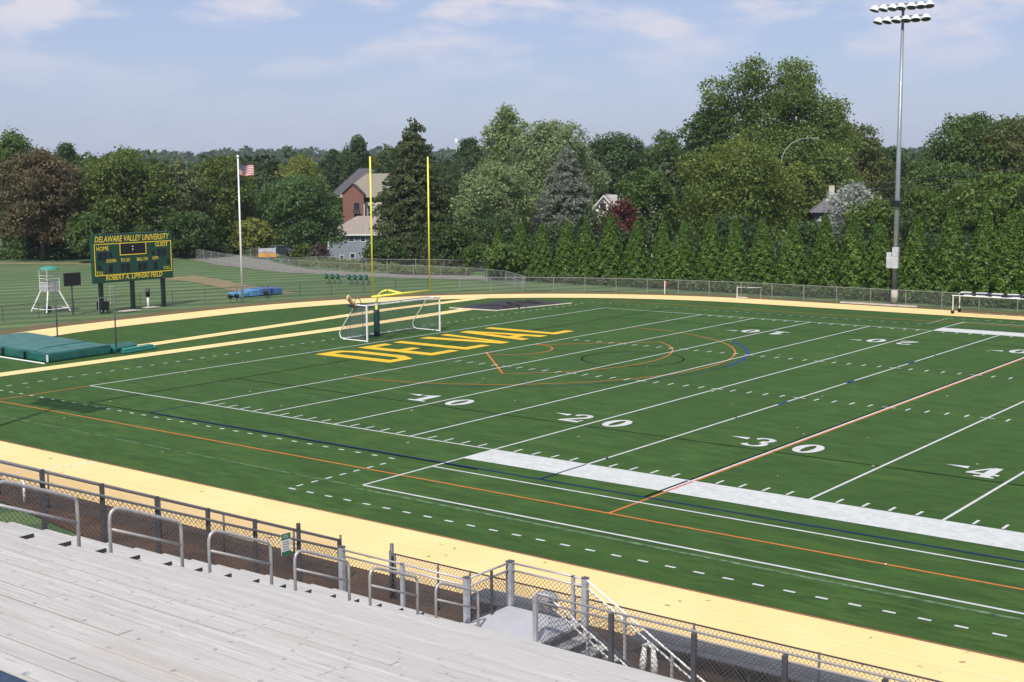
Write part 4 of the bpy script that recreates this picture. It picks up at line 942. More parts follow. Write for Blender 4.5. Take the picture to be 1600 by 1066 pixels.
mk = empty('marker_post', (-11.5, 62.2, 0), 'short white post with a red ribbon at the far fence', 'post'); MB().tube([(-11.5, 62.2, 0), (-11.5, 62.2, 1.2)], .05, 6).build('post', WHITE, mk); MB().bb(-11.44, -11.3, 62.15, 62.19, .8, 1.2).build('ribbon', LRED, mk)

# ------------------------------------------------------------------ houses
def local(px_dir_angle, origin):
    """frame on the ground: x to the right along the wall, y away, z up"""
    c, s = math.cos(px_dir_angle), math.sin(px_dir_angle)
    return lambda x, y, z: (origin[0]+x*c-y*s, origin[1]+x*s+y*c, origin[2]+z)
def quad(f, P): return [f(*p) for p in P]
def wbox(mb, f, x0, x1, y0, y1, z0, z1):
    V = [f(x, y, z) for x in (x0, x1) for y in (y0, y1) for z in (z0, z1)]
    return mb.add(V, [(0, 1, 3, 2), (4, 6, 7, 5), (0, 4, 5, 1), (2, 3, 7, 6), (0, 2, 6, 4), (1, 5, 7, 3)])
def window(f, parent, x, z, w, h, y=-.05, shutter=False, grid=True, frame=WHITE):
    mb = MB(); t = .09
    wbox(mb, f, x-t, x, y-.04, y+.04, z-t, z+h+t); wbox(mb, f, x+w, x+w+t, y-.04, y+.04, z-t, z+h+t); wbox(mb, f, x, x+w, y-.04, y+.04, z-t, z); wbox(mb, f, x, x+w, y-.04, y+.04, z+h, z+h+t)
    if grid: wbox(mb, f, x, x+w, y-.03, y+.0, z+h/2-.03, z+h/2+.03)
    o = mb.build('window', frame, parent)
    g = MB(); wbox(g, f, x, x+w, y+.005, y+.03, z, z+h); g.build('pane', M('window_glass', (.03, .035, .045), .12), o, off=parent.location)
    return o
def clapboards(f, parent, x0, x1, z0, z1, y, mat, dz=.16):
    z = z0
    while z < z1-.02:
        mb = MB(); zz = min(z+dz, z1)
        V = quad(f, [(x0, y-.03, z), (x1, y-.03, z), (x1, y-.006, zz), (x0, y-.006, zz), (x0, y+.0, z), (x1, y+.0, z)]); mb.add(V, [(0, 1, 2, 3), (0, 4, 5, 1)])
        mb.build('clapboard', mat, parent); z += dz
GBL = M('grey_blue_siding', (.21, .25, .30), .7, 0, .1, .7); SHIN = M('tan_shingle', (.27, .235, .205), .9, 0, .18, 2, .3); SLATE = M('dark_slate', (.075, .072, .085), .8, 0, .2, 2, .3)
BRICK = M('red_brick', (.22, .10, .078), .9, 0, .2, 3, .2); TANSH = M('olive_tan_shingle', (.23, .21, .165), .9, 0, .15, 2)
oh = (-105.3, 110.8, -3.6); f = local(math.atan2(.60, .80)-.06, oh)
gh = empty('grey_house', oh, 'grey blue two storey house with tan hip roof left of the spruce', 'house')
mb = MB(); wbox(mb, f, 0, 14, 0, 9, -1, 4.9); mb.build('wall', GBL, gh)
clapboards(f, gh, .12, 13.9, 0, 4.7, -.01, GBL, .3)
mb = MB(); wbox(mb, f, -.05, .12, -.06, .02, 0, 4.9); mb.build('corner_board', WHITE, gh)
mb = MB(); e = .55
V = quad(f, [(-e, -e, 4.85), (14+e, -e, 4.85), (14+e, 9+e, 4.85), (-e, 9+e, 4.85), (4.0, 4.5, 7.75), (12, 4.5, 7.75)])
mb.add(V, [(0, 1, 5, 4), (1, 2, 5), (2, 3, 4, 5), (3, 0, 4), (3, 2, 1, 0)]); mb.build('roof', SHIN, gh)
mb = MB(); wbox(mb, f, -e-.02, 14+e, -e-.1, -e, 4.72, 4.92); mb.build('gutter', WHITE, gh)
for x in (1.75, 3.6, 5.45): window(f, gh, x, 3.75, .75, .75)
window(f, gh, 2.0, .2, .55, 1.25); window(f, gh, 3.7, .0, .7, 1.75); window(f, gh, 5.7, .15, .6, 1.2)
for x in (8, 10, 12): window(f, gh, x, 3.6, .8, 1); 
# brick building behind with slate-roofed wing
ob = (-158.1, 166.8, -4.5); f = local(math.atan2(.62, .79), ob)
bh = empty('brick_building', ob, 'red brick gabled building with tan roof between the dark round maple and the spruce', 'building')
mb = MB(); V = quad(f, [(0, 0, 0), (4.6, 0, 0), (4.6, 0, 11.3), (2.3, 0, 13.3), (0, 0, 11.3), (0, 8, 0), (4.6, 8, 0), (4.6, 8, 11.3), (2.3, 8, 13.3), (0, 8, 11.3)])
mb.add(V, [(0, 1, 2, 3, 4), (9, 8, 7, 6, 5), (0, 4, 9, 5), (1, 6, 7, 2)]); mb.build('wall', BRICK, bh)
mb = MB(); V = quad(f, [(-.3, -.35, 11.1), (2.3, -.35, 13.45), (4.9, -.35, 11.1), (-.3, 8, 11.1), (2.3, 8, 13.45), (4.9, 8, 11.1), (-.3, -.35, 11.3), (2.3, -.35, 13.7), (4.9, -.35, 11.3)])
mb.add(V, [(0, 1, 4, 3), (1, 2, 5, 4), (0, 6, 7, 1), (1, 7, 8, 2)]); mb.build('gable_roof', SLATE, bh)
mb = MB(); wbox(mb, f, 4.6, 18, 2.5, 10, 0, 9.4); mb.build('side_wing', M('cream_siding', (.55, .50, .42), .8), bh)
mb = MB(); V = quad(f, [(-1.6, 1.6, 10.4), (19, 1.6, 10.4), (19, 9, 15.7), (6, 9, 15.7), (4.4, 9, 15.7), (-1, 15, 10), (19, 15, 10)])
mb.add(V, [(0, 1, 2, 4), (0, 4, 5), (4, 2, 6, 5)]); mb.build('roof', TANSH, bh)
mb = MB(); V = quad(f, [(-4.5, 10, 10.6), (-.5, 9.6, 11.0), (6.2, 10.5, 16.4), (5.2, 13, 16.9), (2.2, 14, 16.9), (-4.5, 16, 10.5)]); mb.add(V, [(0, 1, 2, 3, 4), (0, 4, 5)]); mb.build('slate_roof', SLATE, bh)
for z in (8.0-.3, 5.2, 2.4): window(f, bh, 2.55, z, 1.05, 1.5, frame=M('dark_window_frame', (.05, .05, .055), .5))
for z in (7.0, 4.4): 
    mb = MB(); wbox(mb, f, 2.3, 3.9, -.75, -.7, z-.0, z+.75); mb.build('balcony_rail', M('dark_window_frame', (.05, .05, .055), .5), bh)
window(f, bh, 5.3, 5.6, 1.0, 3.0, 2.45); window(f, bh, 8, 5.6, 1.0, 2.0, 2.45)
mb = MB(); wbox(mb, f, 4.65, 4.8, -.1, 0, 0, 9); mb.build('downpipe', WHITE, bh)
# small white gabled house in the trees
ow = (-57.3, 117.3, -1.5); f = local(math.atan2(.5, .866), ow)
wh = empty('white_house', ow, 'white gabled house with grey roof half hidden behind the red maple', 'house')
mb = MB(); V = quad(f, [(0, 0, 0), (3.4, 0, 0), (3.4, 0, 7.2), (1.7, 0, 9.1), (0, 0, 7.2), (0, 9, 0), (3.4, 9, 0), (3.4, 9, 7.2), (1.7, 9, 9.1), (0, 9, 7.2)])
mb.add(V, [(0, 1, 2, 3, 4), (9, 8, 7, 6, 5), (0, 4, 9, 5), (1, 6, 7, 2)]); mb.build('gable_wall', WHITE, wh)
mb = MB(); wbox(mb, f, 1.7, 9, 3.5, 10, 0, 6.9); mb.build('wall', WHITE, wh)
GRF = M('grey_shingle', (.33, .31, .29), .9, 0, .15, 2)
mb = MB(); V = quad(f, [(-.4, -.4, 6.9), (1.7, -.4, 9.3), (3.8, -.4, 6.9), (-.4, 9, 6.9), (1.7, 9, 9.3), (3.8, 9, 6.9)]); mb.add(V, [(0, 1, 4, 3), (1, 2, 5, 4)]); mb.build('gable_roof', GRF, wh)
mb = MB(); V = quad(f, [(1.7, 2.6, 6.7), (9.6, 2.6, 6.7), (9.6, 6.8, 9.28), (1.7, 6.8, 9.28), (9.6, 11, 6.7), (1.7, 11, 6.7)]); mb.add(V, [(0, 1, 2, 3), (3, 2, 4, 5)]); mb.build('roof', GRF, wh)
for a, b in (((-.45, 6.85), (1.7, 9.35)), ((1.7, 9.35), (3.85, 6.85))):
    mb = MB(); V = quad(f, [(a[0], -.45, a[1]-.22), (b[0], -.45, b[1]-.22), (b[0], -.45, b[1]), (a[0], -.45, a[1]), (a[0], -.38, a[1]-.22), (b[0], -.38, b[1]-.22)]); mb.add(V, [(0, 1, 2, 3), (0, 4, 5, 1)]); mb.build('bargeboard', WHITE, wh)
window(f, wh, 1.25, 7.3, .7, .8, frame=M('dark_window_frame', (.05, .05, .055), .5)); window(f, wh, .5, 3.8, .8, 1.4); window(f, wh, 2.2, 3.8, .8, 1.4)
# dark house by the silvery tree
od = (-21.3, 112.9, 0); f = local(math.atan2(.45, .89), od)
dh = empty('dark_house', od, 'dark house with grey hip roof, pale chimney and brick porch behind the hedge', 'house')
DK = M('dark_siding', (.09, .09, .10), .7)
mb = MB(); wbox(mb, f, .8, 7.5, 2, 9, 0, 6); mb.build('wall', DK, dh)
mb = MB(); V = quad(f, [(.2, 1.3, 5.85), (8.1, 1.3, 5.85), (8.1, 9.7, 5.85), (.2, 9.7, 5.85), (3.2, 5.5, 8.25), (6.5, 5.5, 8.25)]); mb.add(V, [(0, 1, 5, 4), (1, 2, 5), (2, 3, 4, 5), (3, 0, 4)]); mb.build('roof', M('grey_slate', (.13, .125, .135), .85, 0, .15, 2), dh)
mb = MB(); wbox(mb, f, 2.6, 3.3, 4.6, 5.3, 6.5, 9.2); mb.build('chimney', M('pale_render', (.52, .48, .42), .9), dh)
mb = MB(); wbox(mb, f, -2.2, 3.5, -.5, 2, 0, 3.2); mb.build('porch_wall', M('porch_brick', (.30, .09, .07), .9), dh)
mb = MB(); V = quad(f, [(-2.6, -.9, 3.2), (3.9, -.9, 3.2), (3.9, 2, 4.3), (-2.6, 2, 4.3), (-2.6, -.9, 3.4), (3.9, -.9, 3.4)]); mb.add(V, [(0, 1, 2, 3), (0, 1, 5, 4)]); mb.build('porch_roof', M('grey_slate', (.13, .125, .135), .85), dh)
mb = MB(); wbox(mb, f, -2.6, 3.9, -.98, -.9, 3.25, 3.45); mb.build('porch_fascia', WHITE, dh)
for x in (-1.7, -.6): window(f, dh, x, 1.2, .75, 1.6, -.55)
window(f, dh, 2.4, 4.3, .8, 1.1, 1.95); window(f, dh, 4.8, 4.3, .8, 1.1, 1.95)
# pale building patch behind the scoreboard trees
opb = (-127.2, 88.4, -4); f = local(math.atan2(.62, .79), opb)
pb = empty('cream_house', opb, 'cream wall of a house glimpsed through the trees above the scoreboard', 'house')
mb = MB(); wbox(mb, f, 0, 7, 0, 7, 0, 8.4); mb.build('wall', M('cream_wall', (.72, .68, .58), .8), pb)
mb = MB(); V = quad(f, [(-.4, -.4, 8.3), (7.4, -.4, 8.3), (7.4, 7.4, 8.3), (-.4, 7.4, 8.3), (2.5, 3.5, 10.6), (4.5, 3.5, 10.6)]); mb.add(V, [(0, 1, 5, 4), (1, 2, 5), (2, 3, 4, 5), (3, 0, 4)]); mb.build('roof', SHIN, pb)
window(f, pb, 1.5, 5.2, 1, 1.4); window(f, pb, 4.5, 5.2, 1, 1.4)

# parked vehicles, banner, water tower, lamp, wires
def vehicle(x, y, z, rz, label, van, paint=None):
    root = empty('parked_van' if van else 'parked_car', (x, y, z), label, 'van' if van else 'car', rz=rz)
    Lh, Wd = (2.6, 1.0) if van else (2.2, .88)
    prof = [(-Lh, .35), (Lh, .35), (Lh, .95), (Lh-.5, 1.1), (Lh-1.0, 2.05), (-Lh, 2.15)] if van else [(-Lh, .35), (Lh, .35), (Lh, .8), (Lh-.9, .95), (Lh-1.6, 1.45), (-Lh+1.1, 1.5), (-Lh+.3, .98), (-Lh, .9)]
    n = len(prof); mb = MB(); V = [(a, -Wd, b) for a, b in prof]+[(a, Wd, b) for a, b in prof]
    mb.add(V, [tuple(range(n)), tuple(range(n, 2*n))[::-1]]+[(i, n+i, n+(i+1) % n, (i+1) % n) for i in range(n)]); mb.build('body', paint or WHITE, root, bevel=.06, off=(0, 0, 0))
    MB().bb(-.2, Lh-1.25, -Wd-.006, Wd+.006, 1.15, 1.75 if van else 1.38).build('side_window', BLACK, root, off=(0, 0, 0))
    for a in (-Lh*.62, Lh*.62):
        for b in (-Wd+.08, Wd-.08): MB().tube([(a, b-.1, .34), (a, b+.1, .34)], .34, 14).build('wheel', BLACK, root, True, off=(0, 0, 0))
vehicle(-94.5, 96.2, -1.55, .7, 'white van under the dark round maple beside the grey house', True)
vehicle(-97.6, 93.6, -1.5, .72, 'white car parked left of the white van under the dark round maple', False)
vehicle(-86.5, 83.5, -.1, .55, 'dark car parked behind the banner by the road', False, M('dark_car_paint', (.03, .035, .05), .25))
bnr = empty('banner', (-84.9, 79.7, 0), 'grey and orange banner stretched between poles by the road', 'banner'); a = Vector((-85.9, 79.0, 0)); b = Vector((-84.0, 80.3, 0))
for p in (a, b): MB().tube([p, p+Vector((0, 0, 1.35))], .04, 6).build('pole', WHITE, bnr)
def bann(z0, z1, mat): MB().add([a+Vector((0, 0, z0)), b+Vector((0, 0, z0)), b+Vector((0, 0, z1)), a+Vector((0, 0, z1-.08)), a+Vector((.03, -.03, z0)), b+Vector((.03, -.03, z0)), b+Vector((.03, -.03, z1)), a+Vector((.03, -.03, z1-.08))], [(0, 1, 2, 3), (7, 6, 5, 4), (3, 2, 6, 7), (0, 4, 5, 1)]).build('cloth', mat, bnr)
bann(-.05, .55, M('banner_orange', (.70, .33, .05), .7)); bann(.56, 1.2, M('banner_grey', (.42, .42, .48), .7))
sl2 = empty('street_lamp', (-18.3, 98, 0), 'pale street lamp pole bent over in an arc among the trees', 'street lamp')
def bk(p, k=1.13): return (CAM[0]+(p[0]-CAM[0])*k, CAM[1]+(p[1]-CAM[1])*k, CAM[2]+(p[2]-CAM[2])*k if p[2] > 5 else p[2]-.5)
sl2.location = bk((-18.3, 98, 0)); sl2.location.z = 0
MB().tube([bk(p) for p in [(-18.2, 98.0, 0), (-18.1, 98.1, 8), (-17.9, 98.25, 12.6), (-17.6, 98.6, 13.6), (-17.0, 99.1, 14.35), (-16.2, 99.8, 14.75), (-15.3, 100.5, 14.85)]], [.09, .08, .07, .06, .05, .045, .045], 8).build('pole', FARRAIL, sl2, True)
MB().box(bk((-15.0, 100.75, 14.82)), (.9, .3, .12), .7).build('lamp_head', FARRAIL, sl2, bevel=.04)
wt = empty('water_tower', (-734.8, 886.4, float(terr(-734.8, 886.4))), 'tiny white water tower on the horizon right of the spruce', 'water tower')
z0 = float(terr(-734.8, 886.4)); MB().lathe((-734.8, 886.4, z0-1), [(.5, 0), (.5, 44-z0-6), (1.3, 44-z0-4), (1.3, 44-z0-1.5), (.3, 44-z0)], 14).build('tank', WHITE, wt, True)
for k, (a, b, lb) in enumerate((((-30, 125.9, 9.2), (22, 108.5, 14.0), 'upper power line sagging across the trees right of the light pole'), ((-30, 125.9, 8.7), (22, 108.3, 12.4), 'lower power line sagging across the trees right of the light pole'), ((-12, 118, 8.0), (-6, 117, 8.1), 'short wire just right of the light pole'))):
    a, b = Vector(a), Vector(b); o = MB().tube([a.lerp(b, i/12)-Vector((0, 0, 1.2*4*(i/12)*(1-i/12))) for i in range(13)], .03, 4).build('power_line', DARKST, None, off=a); o.location = a; props(o, lb, 'wire', 'power lines')

# ------------------------------------------------------------------ trees
def leaves(rs, pts, nrm, size, flat=.0):
    """one quad per point, roughly facing its normal with strong scatter"""
    n = len(pts); d = nrm+rs.normal(0, .75, (n, 3)); d /= np.linalg.norm(d, axis=1)[:, None]
    a = np.cross(d, rs.normal(0, 1, (n, 3))); a /= np.linalg.norm(a, axis=1)[:, None]; b = np.cross(d, a)
    s = size*rs.uniform(.55, 1.25, (n, 1)); V = np.empty((n, 4, 3)); w = .62
    V[:, 0] = pts-a*s; V[:, 1] = pts-b*s*w+a*s*.1; V[:, 2] = pts+a*s; V[:, 3] = pts+b*s*w+a*s*.1
    V[:, 2] -= d*s*.35
    return V.reshape(-1, 3), np.arange(4*n).reshape(n, 4)
def lobe_points(rs, lobes, dens, clump, csize):
    """clumped points over the shells of ellipsoid lobes (c, r)"""
    P = []; N = []; VV = []
    for (c, r) in lobes:
        c = np.array(c); r = np.array(r); area = 4*math.pi*((r[0]*r[1])**1.6/3+(r[0]*r[2])**1.6/3+(r[1]*r[2])**1.6/3)**(1/1.6)
        nc = max(3, int(area*dens/clump)); u = rs.normal(0, 1, (nc, 3)); u /= np.linalg.norm(u, axis=1)[:, None]
        k = u[:, 2] > -.75; u = u[k]; rad = rs.uniform(.78, 1.08, (len(u), 1))
        cc = c+u*r*rad; tone = rs.uniform(0, 1, len(u))
        m = rs.poisson(clump, len(u))+1; idx = np.repeat(np.arange(len(u)), m)
        q = rs.normal(0, 1, (len(idx), 3))*csize*np.array([1, 1, .7]); P.append(cc[idx]+q); nn = u[idx]*.9+np.array([0, 0, .35]); N.append(nn)
        VV.append(np.clip(tone[idx]*.65+rs.uniform(0, .35, len(idx)), 0, 1))
    return np.concatenate(P), np.concatenate(N), np.concatenate(VV)
def limbs(rs, H, W_, trunk_r, targets, base_z=0):
    mb = MB(); top = H*.62; pts = [(0, 0, -.3)]; r = [trunk_r*1.3]
    for k in range(1, 6): pts.append((rs.normal(0, .02)*H, rs.normal(0, .02)*H, top*k/5)); r.append(trunk_r*(1-.14*k))
    mb.tube(pts, r, 8)
    for t in targets:
        z = rs.uniform(.25, .8)*top; a = Vector((0, 0, z)); b = Vector(t); m = a.lerp(b, .5)+Vector((0, 0, .05*H)); rr = trunk_r*.42
        mb.tube([a, m, b], [rr, rr*.6, rr*.2], 5)
    return mb
def crown_lobes(rs, H, Wd, kind):
    Rr = Wd/2
    if kind == 'spruce':
        return None
    L_ = []
    z0 = H*(.05 if kind != 'thin' else .15)
    if kind == 'big':
        spec = [(-.32, .89, .20), (-.12, .93, .17), (.12, .92, .19), (.36, .90, .18), (-.22, .80, .26), (.18, .80, .28), (.42, .80, .20), (-.74, .83, .20), (-.80, .73, .22), (-.55, .70, .28), (.56, .72, .24), (.80, .73, .15), (.78, .64, .22), (-.1, .68, .34), (.25, .64, .34),
                (-.62, .54, .36), (.5, .54, .36), (.98, .56, .16), (1.0, .47, .24), (-.95, .52, .24), (-.1, .50, .46), (.2, .40, .5), (-.5, .35, .45), (.6, .36, .4), (1.1, .36, .24), (0, .25, .5)]
        for x, z, r in spec: L_.append(((x*Rr, rs.uniform(-.35, .35)*Rr, z*H), (r*Rr*rs.uniform(.9, 1.1), r*Rr, r*Rr*1.0)))
        return L_
    cz = (H+z0)/2; rz = (H-z0)/2
    L_.append(((0, 0, cz), (Rr*.72, Rr*.72, rz*.78)))
    n = 15 if kind != 'thin' else 11
    for k in range(n):
        th = k*2.4+rs.uniform(-.4, .4); v = -0.75+1.65*(k+.5)/n; h = math.sqrt(max(0, 1-v*v)); q = rs.uniform(.26, .44)
        x = math.cos(th)*h*Rr*(1-q*.8); y = math.sin(th)*h*Rr*(1-q*.8); z = cz+v*rz*(1-q*.45)
        L_.append(((x, y, z), (Rr*q, Rr*q, max(Rr, rz)*q*rs.uniform(.6, .85))))
    for k in range(3):                                  # uneven top
        L_.append(((rs.uniform(-.4, .4)*Rr, rs.uniform(-.3, .3)*Rr, H*rs.uniform(.86, .93)), (Rr*.2, Rr*.2, H*.07)))
    return L_
def conifer_points(rs, H, Wd, n, dropp=.25, kind='spruce'):
    P = []; N = []; V = []; Rr = Wd/2; tiers = int(H/.55)
    for t in range(tiers):
        z = H*(.04+.96*t/tiers); rad = Rr*(1-(z/H))**(.62 if kind == 'spruce' else .8)*(1+.10*math.sin(t*1.7))+.12
        nb = max(5, int(rad*5.2)); ph = rs.uniform(0, 6.28)
        for k in range(nb):
            zo = rs.uniform(-.5, .5); a = ph+6.283*k/nb+rs.normal(0, .12); L_ = rad*rs.uniform(.62, 1.2); m = int(L_*n)+4
            u = rs.uniform(.15, 1, m)**.7*L_; tone = rs.uniform(0, 1)
            zz = z+zo-dropp*u+.10*u*u/max(L_, .5)*.6+rs.normal(0, .16, m)
            sd = rs.normal(0, .13+.07*u, m)
            P.append(np.stack([math.cos(a)*u-math.sin(a)*sd, math.sin(a)*u+math.cos(a)*sd, zz], 1)); N.append(np.tile([math.cos(a)*.8, math.sin(a)*.8, .6], (m, 1))); V.append(np.clip(tone*.6+rs.uniform(0, .4, m), 0, 1))
    return np.concatenate(P), np.concatenate(N), np.concatenate(V)
def tree(spec, idx):
    x, y, b, H, Wd, kind, colr, label = spec; b0 = float(terr(x, y)); H = H+max(0, b-b0); b = min(b, b0); rs = np.random.RandomState(100+idx)
    root = empty({'spruce': 'spruce_tree', 'pine': 'pine_tree'}.get(kind, 'broadleaf_tree') if H > 3 else 'shrub', (x, y, b), label, 'tree' if H > 3 else 'shrub', rz=0)
    d = math.hypot(x-CAM[0], y-CAM[1]); ls = .13+.00055*d
    if kind in ('spruce', 'pine'):
        P, N, V = conifer_points(rs, H, Wd*1.06, 17 if kind == 'spruce' else 8, .28 if kind == 'spruce' else .05, kind); size = ls*.95
        tg = []
    else:
        lb = crown_lobes(rs, H, Wd, kind); dn = {'thin': 12}.get(kind, 22)*(.17/ls)**1.1*1.25
        P, N, V = lobe_points(rs, lb, dn, 9, .20+.018*Wd); size = ls; tg = [l[0] for l in lb[1:9]]
    k = P[:, 2] > .05*H if H > 3 else P[:, 2] > 0; P, N, V = P[k], N[k], V[k]
    Vv, Ff = leaves(rs, P, N, size)
    link('crown', mesh_np('crown', Vv, Ff, LM[colr], V), root)
    limbs(rs, H, Wd, max(.08, H*.022), tg).build('trunk', BARK, root, True, off=(0, 0, 0))
TREES = [
(-139.1,74.9,-3.75,22.1,12.5,'broad','green','tall green tree at the far left edge behind the rusty brown one'),
(-105.3,58.5,-0.00,14.7,10.8,'broad','rust','large rusty brown tree at the left end of the practice field'),
(-154.3,94.8,-4.50,21.5,6.8,'broad','dark','dark green treetop showing between the brown and the olive tree'),
(-101.8,68.9,-0.03,14.8,13.1,'broad','olive','wide olive green tree directly behind the scoreboard'),
(-95.8,59.5,-0.00,6.6,5.8,'broad','green','low green tree at the field edge just left of the scoreboard'),
(-98.9,76.1,-0.26,13.8,7.5,'thin','grey','grey green half bare tree right of the tree behind the scoreboard'),
(-100.5,85.1,-1.26,15.2,10.2,'broad','olive','olive green tree behind the flagpole'),
(-91.5,83.0,-0.34,5.3,5.6,'broad','yellow','small bright green tree at the road, right behind the flagpole'),
(-92.2,72.4,-0.00,6.3,6.9,'broad','dark','dark low tree where the grey road comes in at the left'),
(-144.3,140.5,-4.50,19.1,12.2,'broad','yellow','yellow green rounded treetop above the dark round tree'),
(-96.2,95.6,-2.19,13.3,14.0,'broad','darkround','dark round maple with white vehicles under it, left of the grey house'),
(-185.4,199.0,-4.50,25.2,8.4,'broad','dark','upright dark tree on the skyline left of the big spruce'),
(-197.0,202.2,-4.50,22.3,8.3,'broad','dark','dark skyline tree above the slate roof'),
(-179.6,203.1,-4.50,22.9,9.7,'broad','green','skyline tree just left of the tip of the big spruce'),
(-68.6,91.5,-0.00,18.5,12.8,'spruce','conifer','tall dark spruce between the goal post uprights'),
(-155.7,209.2,-4.50,24.1,11.0,'broad','dark','dark far treetop right of the spruce'),
(-60.4,98.3,-0.00,12.8,11.2,'broad','silver','silvery green broad tree right of the dark spruce'),
(-70.8,102.2,-0.60,9.1,6.4,'broad','dark','dark green tree filling in right beside the spruce'),
(-83.6,131.5,-4.50,26.6,9.5,'broad','pale','tall pale green tree rising above the silvery one'),
(-71.4,127.8,-3.77,23.4,15.0,'broad','silver','large silver green tree in the middle of the wood'),
(-55.1,107.8,-0.12,14.8,12.4,'spruce','blue','grey blue spruce in front of the large silver green tree'),
(-80.7,159.0,-4.50,23.4,12.3,'broad','pine','dark full tree right of the silver green tree'),
(-76.6,168.3,-4.50,23.0,9.4,'broad','green','mid green tree on the skyline left of the tallest tree'),
(-39.6,104.1,-0.00,11.7,7.8,'broad','green','green rounded tree right of the small white gabled house'),
(-32.2,86.2,-0.00,8.0,4.6,'broad','red','dark red maple in front of the small white gabled house'),
(-45.6,128.9,-1.38,21.5,8.4,'broad','dark','dark upright tree at the left shoulder of the tallest tree'),
(-35.6,131.4,-0.78,27.8,20.8,'big','bright','tallest tree of the wood with towering uneven crown'),
(-27.0,104.2,-0.00,14.8,15.7,'broad','autumn','wide rounded tree with yellowing leaves below the tallest tree'),
(-27.3,122.7,-0.00,12.1,6.9,'broad','autumn','yellowing tree right behind the bent street lamp'),
(-30.7,146.7,-2.18,21.0,12.4,'broad','brownish','brownish green tree on the right shoulder of the tallest tree'),
(-34.2,169.0,-4.50,19.9,8.4,'broad','dark','dark tree just left of the light pole'),
(-33.0,175.9,-4.50,17.3,7.5,'broad','green','green tree just behind the light pole'),
(-7.0,93.4,-0.00,9.8,6.9,'broad','silverw','silvery white leaved small tree beside the dark house'),
(-2.0,86.8,-0.00,8.3,5.8,'broad','fresh','fresh green tree in front of the silvery white one'),
(-8.9,124.3,-0.00,12.4,9.7,'broad','green','mid green tree right of the light pole'),
(-12.3,148.3,-0.64,19.6,15.4,'broad','green','tall green tree on the right skyline'),
(-5.7,147.0,-0.16,18.8,11.5,'broad','brownish','brownish tree cut by the right edge of the photo'),
(-1.4,100.2,-0.00,9.1,6.3,'broad','fresh','bright green tree over the hedge right of the light pole'),
(5.1,103.0,-0.00,10.8,9.6,'broad','fresh','broad green tree over the hedge at the far right'),
(-9.6,88.2,-0.00,5.9,4.1,'broad','dark','dark low tree by the brick porch of the dark house'),
(-34.0,66.9,-0.00,3.6,3.9,'broad','fresh','low bright green bush at the left end of the arborvitae row'),
(-67.0,83.7,-0.00,2.2,5.8,'broad','dark','dark shrub at the foot of the spruce on its left'),
(-52.3,80.3,-0.00,4.9,7.0,'broad','dark','dark green low tree at the foot of the spruce on its right'),
(-44.7,75.6,-0.00,2.8,3.7,'broad','green','green shrub between the spruce and the arborvitae row'),
(-79.8,81.3,-0.00,1.9,2.6,'broad','olive','rounded shrub by the parked vehicles'),
(-75.1,79.9,-0.00,1.9,2.4,'broad','purple','dark purplish shrub against the grey house'),
(-105.1,69.9,-0.18,5.5,5.3,'broad','dark','dark undergrowth tree behind the left half of the scoreboard'),
(-104.1,75.6,-0.54,4.8,6.4,'broad','green','green undergrowth tree behind the right half of the scoreboard'),
(-113.6,63.4,-0.18,6.4,9.8,'broad','dark','dark undergrowth tree beneath the rusty brown tree'),
(-104.5,88.0,-2.04,6.3,6.7,'broad','dark','dark undergrowth tree left of the flagpole'),
]
for i, t in enumerate(TREES): tree(t, i)

# arborvitae row: four crowns shared by the row
ARB = [(-36.49,5.22),(-33.64,5.95),(-30.70,5.80),(-27.84,6.12),(-25.12,6.16),(-22.02,6.85),(-19.22,6.26),(-16.28,6.38),(-13.63,6.24),(-10.85,6.77),(-8.07,6.69),(-5.16,6.50),(-2.16,6.79),(0.81,7.18),(3.58,7.10),(6.16,6.75),(9.44,7.08),(12.10,7.87),(14.86,8.01),(17.10,7.72),(19.27,7.74),(21.48,7.77),(23.9,7.8),(26.4,7.6),(29,7.9),(31.6,7.6)]
ORD = ['leftmost', 'second', 'third', 'fourth', 'fifth', 'sixth', 'seventh', 'eighth', 'ninth', 'tenth', 'eleventh', 'twelfth', 'thirteenth', 'fourteenth', 'fifteenth', 'sixteenth', 'seventeenth', 'eighteenth', 'nineteenth', 'twentieth', 'twenty-first', 'twenty-second', 'twenty-third', 'twenty-fourth', 'twenty-fifth', 'twenty-sixth']
def arb_mesh(seed):
    rs = np.random.RandomState(seed); H = 6.5; n = 9500; z = rs.uniform(0, 1, n)**1.25; a = rs.uniform(0, 6.283, n)
    lump = 1+.14*np.sin(a*5+z*17+seed)+.10*np.sin(a*9-z*31+seed*2)+.06*np.sin(z*60+a*3)
    prof = 1.45*(1-z)**.78*np.clip(z*9+.7, 0, 1)+.05; rad = prof*lump*rs.uniform(.72, 1.06, n)
    P = np.stack([rad*np.cos(a), rad*np.sin(a), z*H+rs.normal(0, .06, n)], 1); N = np.stack([np.cos(a), np.sin(a), np.full(n, .45)], 1)
    tone = .5+.5*np.sin(a*7+seed)*np.sin(z*37+seed*3); V = np.clip(tone*.5+rs.uniform(0, .5, n), 0, 1)
    Vv, Ff = leaves(rs, P, N, .135); return mesh_np('crown', Vv, Ff, LM['arb'], V)
AM = [arb_mesh(s) for s in (1, 2, 3, 4)]
TM = MB().tube([(0, 0, -.1), (0, 0, 3), (0, 0, 6)], [.14, .09, .02], 6).mesh('trunk', BARK)
rg = random.Random(4)
